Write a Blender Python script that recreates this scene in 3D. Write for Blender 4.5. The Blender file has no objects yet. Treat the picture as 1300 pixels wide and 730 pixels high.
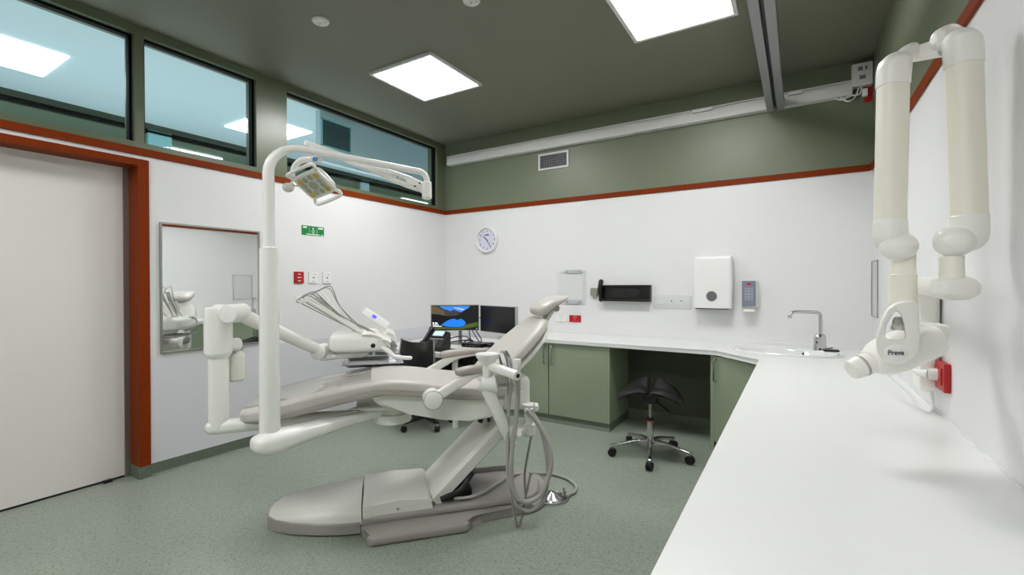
import bpy, bmesh, math, random
from mathutils import Vector as V, Matrix
random.seed(7)
SC = bpy.context.scene
COL = SC.collection
# ------------------------------------------------------------------ camera, exposure, lights
FPX = 589.08; YAW = .5531; PIT = -.0068; ROL = -.0023; HCAM = 1.35
Fv = V((-math.sin(YAW)*math.cos(PIT), math.cos(YAW)*math.cos(PIT), math.sin(PIT)))
R0 = V((math.cos(YAW), math.sin(YAW), 0)); U0 = R0.cross(Fv)
Rv = R0*math.cos(ROL)+U0*math.sin(ROL); Uv = U0*math.cos(ROL)-R0*math.sin(ROL)
O = V((0, 0, HCAM))
cd = bpy.data.cameras.new('camera'); cam = bpy.data.objects.new('camera', cd); COL.objects.link(cam)
cd.sensor_width = 36; cd.lens = FPX/1300*36; cd.clip_start = .02; cd.clip_end = 100
cam.matrix_world = Matrix(((Rv.x, Uv.x, -Fv.x, 0), (Rv.y, Uv.y, -Fv.y, 0), (Rv.z, Uv.z, -Fv.z, HCAM), (0, 0, 0, 1)))
SC.camera = cam
SC.view_settings.view_transform = 'Standard'; SC.view_settings.look = 'None'
SC.view_settings.exposure = 0.0; SC.view_settings.gamma = 1; SC.view_settings.use_curve_mapping = False
wd = bpy.data.worlds.new('world'); SC.world = wd; wd.use_nodes = True
wd.node_tree.nodes['Background'].inputs[0].default_value = (.7, .8, .9, 1)
wd.node_tree.nodes['Background'].inputs[1].default_value = .4
PANEL_E = 29.5      # emission of the room's ceiling panels
CORR_E = 3.0
# added fill lamp, hidden below the windows, lifts the corridor ceiling from beneath
def area(name, loc, rot, sx, sy, p, col):
    l = bpy.data.lights.new(name, 'AREA'); l.shape = 'RECTANGLE'; l.size = sx; l.size_y = sy; l.energy = p; l.color = col
    o = bpy.data.objects.new(name, l); COL.objects.link(o); o.location = loc; o.rotation_euler = rot; return o
area('corridor_fill', (-5.3, 1.5, .35), (math.pi, 0, 0), 2.2, 9, 95, (.94, .965, 1))

def P(u, v, d): return O+(Fv+Rv*((u-650)/FPX)+Uv*((365-v)/FPX))*d
TH = math.radians(48); Ev = V((math.cos(TH), math.sin(TH), 0)); Nv = V((-math.sin(TH), math.cos(TH), 0)); CH = V((-1.76, 2.27, 0))
def L(p): q = p-CH; return V((q.dot(Ev), q.dot(Nv), q.z))      # world -> chair frame
def PL(u, v, d): return L(P(u, v, d))
XL, XR, YB, HC, HT, HTb, HK = -3.8916, .5005, 4.6644, 3.1464, 2.3017, 2.2501, .812
YF = -2.2

# ------------------------------------------------------------------ materials
def srgb(r, g, b):
    f = lambda c: (c/255/12.92) if c/255 <= .04045 else ((c/255+.055)/1.055)**2.4
    return (f(r), f(g), f(b), 1)
def mat(name, rgb, rough=.5, metal=0, coat=0, bump=0, bscale=200, var=0, vscale=8, emit=0, spec=.5, alpha=1):
    m = bpy.data.materials.new(name); m.use_nodes = True; nt = m.node_tree; b = nt.nodes['Principled BSDF']
    c = srgb(*rgb); b.inputs['Base Color'].default_value = c
    b.inputs['Roughness'].default_value = rough; b.inputs['Metallic'].default_value = metal
    b.inputs['Coat Weight'].default_value = coat; b.inputs['Coat Roughness'].default_value = .08
    b.inputs['Specular IOR Level'].default_value = spec; b.inputs['Alpha'].default_value = alpha
    tc = nt.nodes.new('ShaderNodeTexCoord')
    if emit:
        b.inputs['Emission Color'].default_value = c; b.inputs['Emission Strength'].default_value = emit
    no = nt.nodes.new('ShaderNodeTexNoise'); no.inputs['Scale'].default_value = vscale; no.inputs['Detail'].default_value = 4
    nt.links.new(tc.outputs['Object'], no.inputs['Vector'])
    if var:
        mx = nt.nodes.new('ShaderNodeMix'); mx.data_type = 'RGBA'
        mx.inputs['A'].default_value = tuple(x*(1-var) for x in c[:3])+(1,); mx.inputs['B'].default_value = tuple(min(1, x*(1+var)) for x in c[:3])+(1,)
        nt.links.new(no.outputs['Fac'], mx.inputs['Factor']); nt.links.new(mx.outputs['Result'], b.inputs['Base Color'])
    mr = nt.nodes.new('ShaderNodeMapRange'); mr.inputs['To Min'].default_value = max(0, rough-.03); mr.inputs['To Max'].default_value = rough+.03
    nt.links.new(no.outputs['Fac'], mr.inputs['Value']); nt.links.new(mr.outputs['Result'], b.inputs['Roughness'])
    if bump:
        n2 = nt.nodes.new('ShaderNodeTexNoise'); n2.inputs['Scale'].default_value = bscale; n2.inputs['Detail'].default_value = 3
        nt.links.new(tc.outputs['Object'], n2.inputs['Vector'])
        bp = nt.nodes.new('ShaderNodeBump'); bp.inputs['Strength'].default_value = bump; bp.inputs['Distance'].default_value = .002
        nt.links.new(n2.outputs['Fac'], bp.inputs['Height']); nt.links.new(bp.outputs['Normal'], b.inputs['Normal'])
    return m
def glassmat(name, tint, gloss=.12, rough=.0):
    m = bpy.data.materials.new(name); m.use_nodes = True; nt = m.node_tree; nt.nodes.clear()
    o = nt.nodes.new('ShaderNodeOutputMaterial'); t = nt.nodes.new('ShaderNodeBsdfTransparent'); g = nt.nodes.new('ShaderNodeBsdfGlossy')
    t.inputs[0].default_value = tint+(1,); g.inputs['Roughness'].default_value = rough
    lw = nt.nodes.new('ShaderNodeLayerWeight'); lw.inputs['Blend'].default_value = .3
    pw_ = nt.nodes.new('ShaderNodeMath'); pw_.operation = 'POWER'; pw_.inputs[1].default_value = 3; nt.links.new(lw.outputs['Facing'], pw_.inputs[0])
    mu = nt.nodes.new('ShaderNodeMath'); mu.operation = 'MULTIPLY_ADD'; mu.inputs[1].default_value = gloss*3; mu.inputs[2].default_value = gloss*.25
    mu.use_clamp = True
    nt.links.new(pw_.outputs[0], mu.inputs[0])
    mx = nt.nodes.new('ShaderNodeMixShader'); nt.links.new(mu.outputs[0], mx.inputs[0])
    nt.links.new(t.outputs[0], mx.inputs[1]); nt.links.new(g.outputs[0], mx.inputs[2]); nt.links.new(mx.outputs[0], o.inputs[0])
    return m
def emat(name, rgb, s):
    m = bpy.data.materials.new(name); m.use_nodes = True; nt = m.node_tree; b = nt.nodes['Principled BSDF']
    b.inputs['Base Color'].default_value = srgb(*rgb); b.inputs['Emission Color'].default_value = srgb(*rgb); b.inputs['Emission Strength'].default_value = s
    b.inputs['Roughness'].default_value = .3
    return m
def floormat(name, base, dark, light):
    m = bpy.data.materials.new(name); m.use_nodes = True; nt = m.node_tree; b = nt.nodes['Principled BSDF']; N = nt.nodes.new; Lk = nt.links.new
    tc = N('ShaderNodeTexCoord')
    n1 = N('ShaderNodeTexNoise'); n1.inputs['Scale'].default_value = 55; n1.inputs['Detail'].default_value = 5; Lk(tc.outputs['Object'], n1.inputs['Vector'])
    mx = N('ShaderNodeMix'); mx.data_type = 'RGBA'; a = srgb(*base)
    mx.inputs['A'].default_value = tuple(x*.80 for x in a[:3])+(1,); mx.inputs['B'].default_value = tuple(x*1.2 for x in a[:3])+(1,)
    Lk(n1.outputs['Fac'], mx.inputs['Factor']); cur = mx.outputs['Result']
    for sc, thr, colr, seedoff in ((105, .30, dark, 0), (90, .24, light, 5)):
        mp = N('ShaderNodeMapping'); mp.inputs['Location'].default_value = (seedoff, seedoff*2, 0); Lk(tc.outputs['Object'], mp.inputs['Vector'])
        vo = N('ShaderNodeTexVoronoi'); vo.inputs['Scale'].default_value = sc; Lk(mp.outputs['Vector'], vo.inputs['Vector'])
        sep = N('ShaderNodeSeparateColor'); Lk(vo.outputs['Color'], sep.inputs[0])
        lt = N('ShaderNodeMath'); lt.operation = 'LESS_THAN'; lt.inputs[1].default_value = thr; Lk(vo.outputs['Distance'], lt.inputs[0])
        gt = N('ShaderNodeMath'); gt.operation = 'GREATER_THAN'; gt.inputs[1].default_value = .66; Lk(sep.outputs[0], gt.inputs[0])
        mu = N('ShaderNodeMath'); mu.operation = 'MULTIPLY'; Lk(lt.outputs[0], mu.inputs[0]); Lk(gt.outputs[0], mu.inputs[1])
        m2 = N('ShaderNodeMix'); m2.data_type = 'RGBA'; Lk(mu.outputs[0], m2.inputs['Factor']); Lk(cur, m2.inputs['A']); m2.inputs['B'].default_value = srgb(*colr)
        cur = m2.outputs['Result']
    Lk(cur, b.inputs['Base Color']); b.inputs['Roughness'].default_value = .42
    return m
M = {}
M['floor'] = floormat('vinyl_floor', (144, 153, 141), (78, 86, 74), (176, 180, 160))
M['skirt'] = floormat('vinyl_skirting', (98, 108, 92), (84, 94, 82), (140, 148, 132))
M['white_wall'] = mat('white_wall', (227, 227, 227), .45, bump=.05, bscale=60, var=.012, vscale=3)
M['dado'] = mat('grey_wall_protection', (214, 214, 219), .4, var=.01)
M['green_wall'] = mat('sage_paint', (112, 120, 98), .4, bump=.04, bscale=90, var=.02, vscale=2)
M['ceil'] = mat('sage_ceiling_paint', (112, 112, 96), .5, bump=.04, bscale=120, var=.02, vscale=2)
M['window_green'] = mat('window_green_paint', (98, 108, 86), .3, var=.03)
M['black_frame'] = mat('black_window_bead', (8, 8, 7), .6, spec=.15)
M['rust'] = mat('rust_brown_timber', (124, 47, 6), .55, spec=.12, var=.10, vscale=14)
M['door'] = mat('white_door_laminate', (226, 222, 218), .4, var=.01)
M['alu'] = mat('brushed_aluminium', (165, 165, 160), .35, metal=.9, var=.05)
M['railwhite'] = mat('white_rail', (214, 214, 210), .4)
M['railgrey'] = mat('grey_rail', (150, 150, 152), .4, metal=.4)
M['dark'] = mat('dark_plastic', (22, 22, 22), .4)
M['black'] = mat('black_plastic', (10, 10, 10), .3)
M['rubber'] = mat('black_rubber', (8, 8, 8), .6)
M['leather'] = mat('black_leather', (5, 5, 6), .42, spec=.3, bump=.1, bscale=150)
M['chrome'] = mat('chrome', (200, 200, 202), .12, metal=1)
M['steel'] = mat('stainless_steel', (170, 170, 172), .22, metal=1)
M['counter'] = mat('white_solid_surface', (227, 228, 226), .32, var=.008, vscale=4)
M['ceramic'] = mat('white_ceramic', (228, 229, 229), .1, coat=.6)
M['cab'] = mat('sage_cabinet_laminate', (146, 157, 134), .42, var=.02, vscale=5)
M['cabedge'] = mat('light_sage_edge', (152, 164, 138), .42)
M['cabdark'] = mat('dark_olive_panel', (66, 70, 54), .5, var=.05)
M['enamel'] = mat('white_enamel', (240, 240, 236), .22, coat=.25, var=.01)
M['enamel2'] = mat('white_moulded_plastic', (236, 235, 229), .32, var=.012)
M['xray'] = mat('ivory_plastic', (238, 235, 222), .4, var=.012)
M['xray2'] = mat('warm_white_plastic', (238, 237, 231), .35, var=.012)
M['uph'] = mat('cream_grey_vinyl', (196, 192, 185), .38, bump=.12, bscale=30, var=.015)
M['uph2'] = mat('stone_vinyl_piping', (168, 163, 155), .36, var=.02)
M['base'] = mat('pale_grey_cover', (226, 225, 219), .33, var=.012)
M['base2'] = mat('warm_grey_base', (156, 151, 147), .3, coat=.2, var=.015)
M['hose'] = mat('grey_hose', (172, 170, 166), .4)
M['hose2'] = mat('dark_grey_hose', (140, 138, 134), .4)
M['red'] = mat('red_plastic', (176, 12, 14), .35)
M['signgreen'] = mat('sign_green', (14, 128, 60), .4)
M['white'] = mat('plain_white_plastic', (232, 232, 230), .3)
M['whitemark'] = mat('white_print', (225, 235, 228), .5)
M['darkmark'] = mat('dark_print', (40, 42, 52), .5)
M['greymark'] = mat('grey_print', (120, 122, 130), .5)
M['clockface'] = mat('pale_lilac_clock_face', (214, 215, 232), .4)
M['cyan'] = mat('pale_blue_paint', (196, 220, 224), .5, var=.01)
M['teal'] = mat('pale_teal_paint', (150, 205, 208), .5)
M['slat'] = mat('blue_grey_slat', (96, 128, 136), .5)
M['corrwall'] = mat('corridor_wall_paint', (225, 235, 236), .5)
M['darkgreen'] = mat('dark_green_beam', (58, 68, 52), .4)
M['mirror'] = mat('mirror_silver', (236, 240, 238), .015, metal=1)
M['mirror'].node_tree.nodes['Principled BSDF'].inputs['Roughness'].default_value = .01
M['gold'] = mat('amber_lens', (196, 158, 30), .2, coat=.5)
M['lens'] = mat('grey_green_lens', (158, 164, 140), .2, coat=.5)
M['blue'] = mat('blue_button', (70, 150, 215), .3)
M['soapgrey'] = mat('smoky_plastic', (122, 128, 142), .3)
M['glass'] = glassmat('window_glass', (.97, 1, 1), .10)
M['acrylic'] = glassmat('clear_acrylic', (.985, .988, .988), .10)
M['vinylclear'] = glassmat('clear_vinyl_sheet', (.985, .985, .985), .35, .07)
M['bottle'] = mat('milky_bottle', (222, 224, 214), .25, coat=.5)
M['panel'] = emat('room_light_diffuser', (255, 255, 254), PANEL_E)
M['corrpanel'] = emat('corridor_light_diffuser', (250, 253, 255), CORR_E)
M['purple'] = emat('purple_display', (90, 80, 215), 1.0)
M['phonelcd'] = emat('phone_display', (170, 205, 240), .8)
M['plate'] = mat('off_white_plate', (222, 222, 220), .3)

# ------------------------------------------------------------------ mesh builder
def catmull(pts, sub):
    pts = [V(p) for p in pts]
    if len(pts) < 3 or sub < 2: return pts
    out = []
    q = [pts[0]*2-pts[1]]+pts+[pts[-1]*2-pts[-2]]
    for i in range(1, len(q)-2):
        a, b, c, d = q[i-1:i+3]
        for k in range(sub):
            t = k/sub
            out.append(.5*((2*b)+(c-a)*t+(2*a-5*b+4*c-d)*t*t+(3*b-a-3*c+d)*t**3))
    out.append(pts[-1]); return out
class MB:
    def __init__(s): s.bm = bmesh.new(); s.m = 0; s.mats = []
    def use(s, m):
        if m not in s.mats: s.mats.append(m)
        s.m = s.mats.index(m); return s
    def _t(s):
        for f in s.bm.faces:
            if not f.tag: f.material_index = s.m; f.tag = True
        return s
    def box(s, c, sz, bev=0, rot=None, seg=2):
        mx = Matrix.Translation(V(c)) @ (rot.to_4x4() if rot else Matrix()) @ Matrix.Diagonal((sz[0], sz[1], sz[2], 1))
        r = bmesh.ops.create_cube(s.bm, size=1, matrix=mx)
        if bev:
            ed = list({e for v in r['verts'] for e in v.link_edges})
            bmesh.ops.bevel(s.bm, geom=ed, offset=bev, segments=seg, affect='EDGES', profile=.5)
        return s._t()
    def bb(s, a, b, bev=0):      # box from two corners
        a = V(a); b = V(b); return s.box((a+b)/2, [abs(b[i]-a[i]) for i in range(3)], bev)
    def rings(s, rs, closed=True, capa=True, capb=True):
        vs = [[s.bm.verts.new(p) for p in r] for r in rs]; n = len(rs[0])
        for i in range(len(vs)-1):
            for k in range(n if closed else n-1):
                s.bm.faces.new((vs[i][k], vs[i][(k+1) % n], vs[i+1][(k+1) % n], vs[i+1][k]))
        if capa: s.bm.faces.new(list(reversed(vs[0])))
        if capb: s.bm.faces.new(vs[-1])
        return s._t()
    def tube(s, pts, r, seg=14, sub=0, dome=0):
        n0 = len(pts)
        if not isinstance(r, (list, tuple)): r = [r]*n0
        if sub:
            p2 = catmull(pts, sub); rr = [r[min(i//sub, n0-1)]*(1-(i % sub)/sub)+r[min(i//sub+1, n0-1)]*((i % sub)/sub) for i in range(len(p2))]
        else: p2 = [V(p) for p in pts]; rr = list(r)
        tg = []
        for i in range(len(p2)):
            a = p2[max(i-1, 0)]; b = p2[min(i+1, len(p2)-1)]
            d1 = (p2[i]-a).normalized() if i else V((0, 0, 0)); d2 = (b-p2[i]).normalized() if i < len(p2)-1 else V((0, 0, 0))
            tg.append((d1+d2).normalized())
        up = V((0, 0, 1)) if abs(tg[0].z) < .9 else V((1, 0, 0))
        u = tg[0].cross(up).normalized(); rs = []
        if dome:
            e2 = [(p2[0]-tg[0]*rr[0]*math.cos(a)*dome, rr[0]*math.sin(a), tg[0]) for a in (.25, .6, .95, 1.25)]
            e3 = [(p2[-1]+tg[-1]*rr[-1]*math.cos(a)*dome, rr[-1]*math.sin(a), tg[-1]) for a in (1.25, .95, .6, .25)]
            st = e2+list(zip(p2, rr, tg))+e3
        else: st = list(zip(p2, rr, tg))
        for p, ra, t in st:
            u = (u-t*u.dot(t)).normalized(); w = t.cross(u)
            rs.append([p+(u*math.cos(k*2*math.pi/seg)+w*math.sin(k*2*math.pi/seg))*ra for k in range(seg)])
        return s.rings(rs)
    def cyl(s, a, b, r, r2=None, seg=24): return s.tube([a, b], [r, r if r2 is None else r2], seg)
    def loft(s, st, n=28, ex=2.6, smooth=0):   # st: (centre, U, W, hu, hw)
        if smooth:
            cs = catmull([x[0] for x in st], smooth); out = []
            for i, c in enumerate(cs):
                j = min(i//smooth, len(st)-1); t = (i % smooth)/smooth; k = min(j+1, len(st)-1)
                t = t*t*(3-2*t) if 0 else t
                a, b = st[j], st[k]
                out.append((c, V(a[1]).lerp(V(b[1]), t).normalized(), V(a[2]).lerp(V(b[2]), t).normalized(), a[3]*(1-t)+b[3]*t, a[4]*(1-t)+b[4]*t))
            st = out
        rs = []
        for c, U, W, hu, hw in st:
            U = V(U); W = V(W); r = []
            for k in range(n):
                a = 2*math.pi*(k+.5)/n; ca, sa = math.cos(a), math.sin(a)
                r.append(V(c)+U*(hu*math.copysign(abs(ca)**(2/ex), ca))+W*(hw*math.copysign(abs(sa)**(2/ex), sa)))
            rs.append(r)
        return s.rings(rs)
    def lathe(s, prof, c=(0, 0, 0), ax=(0, 0, 1), seg=32):
        ax = V(ax).normalized(); u = ax.orthogonal().normalized(); w = ax.cross(u); c = V(c)
        return s.rings([[c+ax*z+(u*math.cos(k*2*math.pi/seg)+w*math.sin(k*2*math.pi/seg))*max(r, 1e-4) for k in range(seg)] for r, z in prof])
    def prism(s, poly, vec, bev=0, seg=2):
        vec = V(vec); a = [s.bm.verts.new(V(p)) for p in poly]; b = [s.bm.verts.new(V(p)+vec) for p in poly]; n = len(poly)
        s.bm.faces.new(list(reversed(a))); s.bm.faces.new(b)
        for k in range(n): s.bm.faces.new((a[k], a[(k+1) % n], b[(k+1) % n], b[k]))
        if bev:
            ed = list({e for v in a+b for e in v.link_edges})
            bmesh.ops.bevel(s.bm, geom=ed, offset=bev, segments=seg, affect='EDGES', profile=.5)
        return s._t()
    def ell(s, c, r, rot=None, seg=24):
        mx = Matrix.Translation(V(c)) @ (rot.to_4x4() if rot else Matrix()) @ Matrix.Diagonal((r[0], r[1], r[2], 1))
        bmesh.ops.create_uvsphere(s.bm, u_segments=seg, v_segments=seg//2, radius=1, matrix=mx); return s._t()
    def poly(s, pts):
        s.bm.faces.new([s.bm.verts.new(V(p)) for p in pts]); return s._t()
    def split(s, name, m, parent, sharp=35):     # every loose piece becomes a part of its own
        bm = s.bm; bm.verts.index_update(); seen = set(); out = []
        for v0 in list(bm.verts):
            if v0 in seen: continue
            isl = [v0]; seen.add(v0); st = [v0]
            while st:
                for e_ in st.pop().link_edges:
                    for w in e_.verts:
                        if w not in seen: seen.add(w); isl.append(w); st.append(w)
            nb = MB(); mp = {v: nb.bm.verts.new(v.co) for v in isl}
            for f in {f for v in isl for f in v.link_faces}: nb.bm.faces.new([mp[v] for v in f.verts])
            out.append(nb.obj(name, m, parent, sharp))
        bm.free(); return out
    def obj(s, name, m=None, parent=None, sharp=35, **kw):
        me = bpy.data.meshes.new(name)
        bmesh.ops.recalc_face_normals(s.bm, faces=list(s.bm.faces))
        s.bm.to_mesh(me); s.bm.free()
        ms = s.mats if s.mats else [m]
        for x in ms: me.materials.append(M[x] if isinstance(x, str) else x)
        me.shade_smooth(); me.set_sharp_from_angle(angle=math.radians(sharp))
        o = bpy.data.objects.new(name, me); COL.objects.link(o)
        w_ = o.modifiers.new('weighted_normal', 'WEIGHTED_NORMAL'); w_.keep_sharp = True; w_.weight = 80
        if parent: o.parent = parent
        for k, v in kw.items(): o[k] = v
        return o
def thing(name, label, cat, loc=(0, 0, 0), rz=0, group=None):
    o = bpy.data.objects.new(name, None); COL.objects.link(o); o.location = loc; o.rotation_euler = (0, 0, rz)
    o.empty_display_size = .1; o['label'] = label; o['category'] = cat
    if group: o['group'] = group
    bpy.context.view_layer.update()
    return o
def tag(o, label, cat, group=None):
    o['label'] = label; o['category'] = cat
    if group: o['group'] = group
    return o
def struct(o): o['kind'] = 'structure'; return o
def text(name, s, size, mx, m, parent, ext=.0006):
    c = bpy.data.curves.new(name, 'FONT'); c.body = s; c.size = size; c.extrude = ext; c.align_x = 'CENTER'; c.align_y = 'CENTER'
    t = bpy.data.objects.new(name, c); COL.objects.link(t)
    dg = bpy.context.evaluated_depsgraph_get(); me = bpy.data.meshes.new_from_object(t.evaluated_get(dg)); bpy.data.objects.remove(t)
    me.name = name; me.materials.clear(); me.materials.append(M[m]); me.transform(mx)
    o = bpy.data.objects.new(name, me); COL.objects.link(o); o.parent = parent; return o
def frame(o, x, y, z):      # basis matrix from axes and origin
    x = V(x).normalized(); y = V(y).normalized(); z = V(z).normalized()
    return Matrix(((x.x, y.x, z.x, o[0]), (x.y, y.y, z.y, o[1]), (x.z, y.z, z.z, o[2]), (0, 0, 0, 1)))
def dup_tree(root):
    r = root.copy(); COL.objects.link(r)
    for ch in list(root.children):
        c = ch.copy(); COL.objects.link(c); c.parent = r
        for g in list(ch.children):
            d = g.copy(); COL.objects.link(d); d.parent = c
    return r

# ------------------------------------------------------------------ room shell
b = MB(); b.bb((XL-.25, YF-.1, -.1), (XR+.1, YB+.1, 0)); struct(b.obj('floor', 'floor'))
b = MB(); b.bb((XL-.1, YF-.1, HC), (XR+.1, YB+.1, HC+.1)); struct(b.obj('ceiling', 'ceil'))
WT = .16
JY, JZ = 1.385, 2.192            # door opening right jamb and head
# left wall: white below the trim, green frame above
b = MB().use('white_wall')
b.bb((XL-WT, JY, 0), (XL, YB+.1, HTb+.02)); b.bb((XL-WT, YF-.1, JZ), (XL, JY, HTb+.02)); b.bb((XL-WT, YF-.1, 0), (XL, -.35, JZ))
b.use('window_green')
WB, WTp = 2.342, 3.086
b.bb((XL-WT, YF-.1, HTb+.02), (XL, YB+.1, WB)); b.bb((XL-WT, YF-.1, WTp), (XL, YB+.1, HC+.05))
for y0, y1 in ((YF-.1, -.2), (1.362, 1.418), (2.208, 2.481), (4.512, YB+.1)): b.bb((XL-WT, y0, WB), (XL, y1, WTp))
struct(b.obj('wall_left'))
for i, (y0, y1) in enumerate(((-.2, 1.362), (1.418, 2.208), (2.481, 4.512))):
    b = MB()
    x0, x1 = XL-.085, XL-.04; t = .018
    b.bb((x0, y0, WB), (x1, y0+t, WTp)); b.bb((x0, y1-t, WB), (x1, y1, WTp)); b.bb((x0, y0+t, WTp-t), (x1, y1-t, WTp)); b.bb((x0, y0+t, WB), (x1, y1-t, WB+.006))
    w = struct(b.obj('window_%d' % (i+1), 'black_frame'))
    g = MB(); g.bb((XL-.07, y0+.01, WB+.003), (XL-.064, y1-.01, WTp-.01)); g.obj('pane', 'glass', w)
b = MB().use('white_wall'); b.bb((XL-.1, YB, 0), (XR+.1, YB+.1, HTb+.02)); b.use('green_wall'); b.bb((XL-.1, YB, HTb+.02), (XR+.1, YB+.1, HC+.05)); struct(b.obj('wall_back'))
b = MB().use('white_wall'); b.bb((XR, YF-.1, 0), (XR+.1, YB, HTb+.02)); b.use('green_wall'); b.bb((XR, YF-.1, HTb+.02), (XR+.1, YB, HC+.05)); struct(b.obj('wall_right'))
b = MB().use('white_wall'); b.bb((XL, YF-.1, 0), (XR, YF, HTb+.02)); b.use('green_wall'); b.bb((XL, YF-.1, HTb+.02), (XR, YF, HC+.05)); struct(b.obj('wall_front'))
# wall protection sheet
b = MB(); b.bb((XL, JY+.056, .085), (XL+.003, YB-.004, .838), .001); struct(b.obj('trim_4', 'dado'))
# trims
b = MB(); b.bb((XL, YF, HTb), (XL+.014, YB, HT), .003); struct(b.obj('trim_1', 'rust'))
b = MB(); b.bb((XL+.014, YB-.014, HTb), (XR-.014, YB, HT), .003); struct(b.obj('trim_2', 'rust'))
b = MB(); b.bb((XR-.014, YF, HTb), (XR, YB-.014, HT), .003); struct(b.obj('trim_3', 'rust'))
# door frame and door
b = MB(); b.bb((XL-WT, JY-.012, .085), (XL+.012, JY+.054, JZ+.032), .002); b.bb((XL-WT, -.35, JZ-.016), (XL+.012, JY-.012, JZ+.032), .002)
b.bb((XL-WT, -.40, .085), (XL+.012, -.35, JZ+.032), .002)
struct(b.obj('trim_5', 'rust'))
b = MB(); b.bb((XL-.185, -.35, .014), (XL-.145, JY-.045, JZ+.05), .002); d = struct(b.obj('door_1', 'door'))
b = MB(); b.bb((XL-.19, JY-.045, .0), (XL-.14, JY-.0, JZ)); b.obj('edge_strip', 'alu', d)
b = MB(); b.bb((XL-.18, -.35, .0), (XL-.15, JY-.05, .014)); b.obj('bottom_gap_shade', 'rubber', d)  # dark strip standing in for shade in the gap under the door
b = MB(); b.bb((XL-.143, JY-.17, .0), (XL-.118, JY-.12, .02), .003); b.obj('floor_guide', 'black', d)
# skirting (coved)
def skirt(name, a, c, nrm):
    a = V(a); c = V(c); nrm = V(nrm); prof = [(0, 0), (.022, 0), (.010, .008), (.005, .02), (.004, .088), (0, .09)]
    b = MB(); b.rings([[p+nrm*q[0]+V((0, 0, q[1])) for q in prof] for p in (a, c)]); return struct(b.obj(name, 'skirt'))
skirt('baseboard_left', (XL, JY+.056, 0), (XL, YB, 0), (1, 0, 0))
skirt('baseboard_back', (XL, YB, 0), (XR, YB, 0), (0, -1, 0))
b = MB(); b.bb((XL-WT, JY-.014, 0), (XL+.012, JY+.056, .086)); struct(b.obj('baseboard_jamb', 'skirt'))

# ------------------------------------------------------------------ corridor and far room behind the windows
CX = -6.68; CC = 3.30
b = MB(); b.bb((CX-3, YF-2, -.1), (XL-.25, 11, 0)); struct(b.obj('corridor_floor', 'corrwall')); o = bpy.data.objects['corridor_floor']
b = MB(); b.bb((CX, YF-2, CC), (XL-WT, 11, CC+.1)); struct(b.obj('corridor_ceiling', 'cyan'))
b = MB(); b.bb((CX-.1, YF-2, 3.235), (CX+.02, 11, 3.32)); struct(b.obj('corridor_beam', 'darkgreen'))
b = MB(); b.bb((CX-.06, YF-2, 3.195), (CX+.01, 11, 3.222)); struct(b.obj('corridor_black_bead', 'black_frame'))
b = MB(); b.bb((CX-.1, YF-2, 0), (CX, 11, 2.2)); struct(b.obj('corridor_wall', 'corrwall'))
b = MB().use('teal'); b.bb((CX-.1, 2.47, 2.2), (CX, 2.72, 3.235)); b.use('cyan'); b.bb((CX-.1, 5.70, 2.2), (CX, 5.86, 3.235)); b.bb((CX-.1, 7.60, 2.2), (CX, 7.9, 3.235))
struct(b.obj('corridor_mullions'))
b = MB(); b.bb((CX-.055, YF-2, 2.2), (CX-.05, 11, 3.2)); struct(b.obj('corridor_pane', glassmat('dark_glass', (.8, .85, .8), .22)))
b = MB(); b.bb((XL-.64, 3.285, 2.735), (XL-.72, 11, CC)); struct(b.obj('corridor_bulkhead', 'cyan'))
M['farpaint'] = mat('far_room_sage_paint', (150, 160, 142), .5)
b = MB().use('farpaint'); b.bb((CX-3, YF-2, 3.2), (CX-.1, 11, 3.3)); b.bb((CX-3.1, YF-2, 0), (CX-3, 11, 3.3)); b.bb((CX-3, 10.9, 0), (XL-WT, 11, 3.4)); b.bb((CX-3, YF-2.1, 0), (XL-WT, YF-2, 3.4)); struct(b.obj('far_room_shell'))
b = MB(); b.bb((-7.32, 2.86, 3.18), (-7.16, 3.56, 3.199)); tag(b.obj('strip_light', 'corrpanel'), 'thin white light low in the middle window, seen past the corridor', 'light')
b = MB(); b.bb((-7.36, 7.2, 3.18), (-7.16, 8.6, 3.199)); tag(b.obj('strip_light', 'corrpanel'), 'thin white light low in the far window, behind the lamp arm end', 'light')
b = MB(); b.bb((-8.9, -3, 3.18), (-8.4, 10, 3.199)); struct(b.obj('far_room_fill', 'corrpanel'))  # unseen glowing slab added to brighten the far room
for y0, y1, lb in ((.62, 1.395, 'large square light on pale blue corridor ceiling, seen through the leftmost window'), (3.0, 3.71, 'square light on pale blue corridor ceiling, seen either side of the wide green window post')):
    t = thing('corridor_ceiling_light', lb, 'light', ((-5.28-5.985)/2, (y0+y1)/2, CC-.012))
    b = MB(); b.box((0, 0, .004), (.70, y1-y0, .012), .002); b.obj('diffuser', 'corrpanel', t)
t = thing('corridor_vent', 'blue grey louvred vent grille on corridor bulkhead seen through the far window', 'vent', (XL-.64, 3.49, 3.055))
b = MB(); b.bb((0, -.185, -.14), (.008, .185, .14)); b.obj('backing', 'slat', t)
b = MB()
for i in range(12):
    z = -.13+.26*i/11; b.box((.014, 0, z), (.014, .36, .008), .001, Matrix.Rotation(.5, 3, 'Y'))
b.obj('slats', mat('dark_blue_grey_slat', (62, 88, 94), .5), t)
b = MB(); b.bb((.0, -.20, -.155), (.02, -.185, .155)); b.bb((0, .185, -.155), (.02, .20, .155)); b.bb((0, -.20, .14), (.02, .20, .155)); b.bb((0, -.2, -.155), (.02, .2, -.14)); b.obj('frame', 'teal', t)

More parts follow.
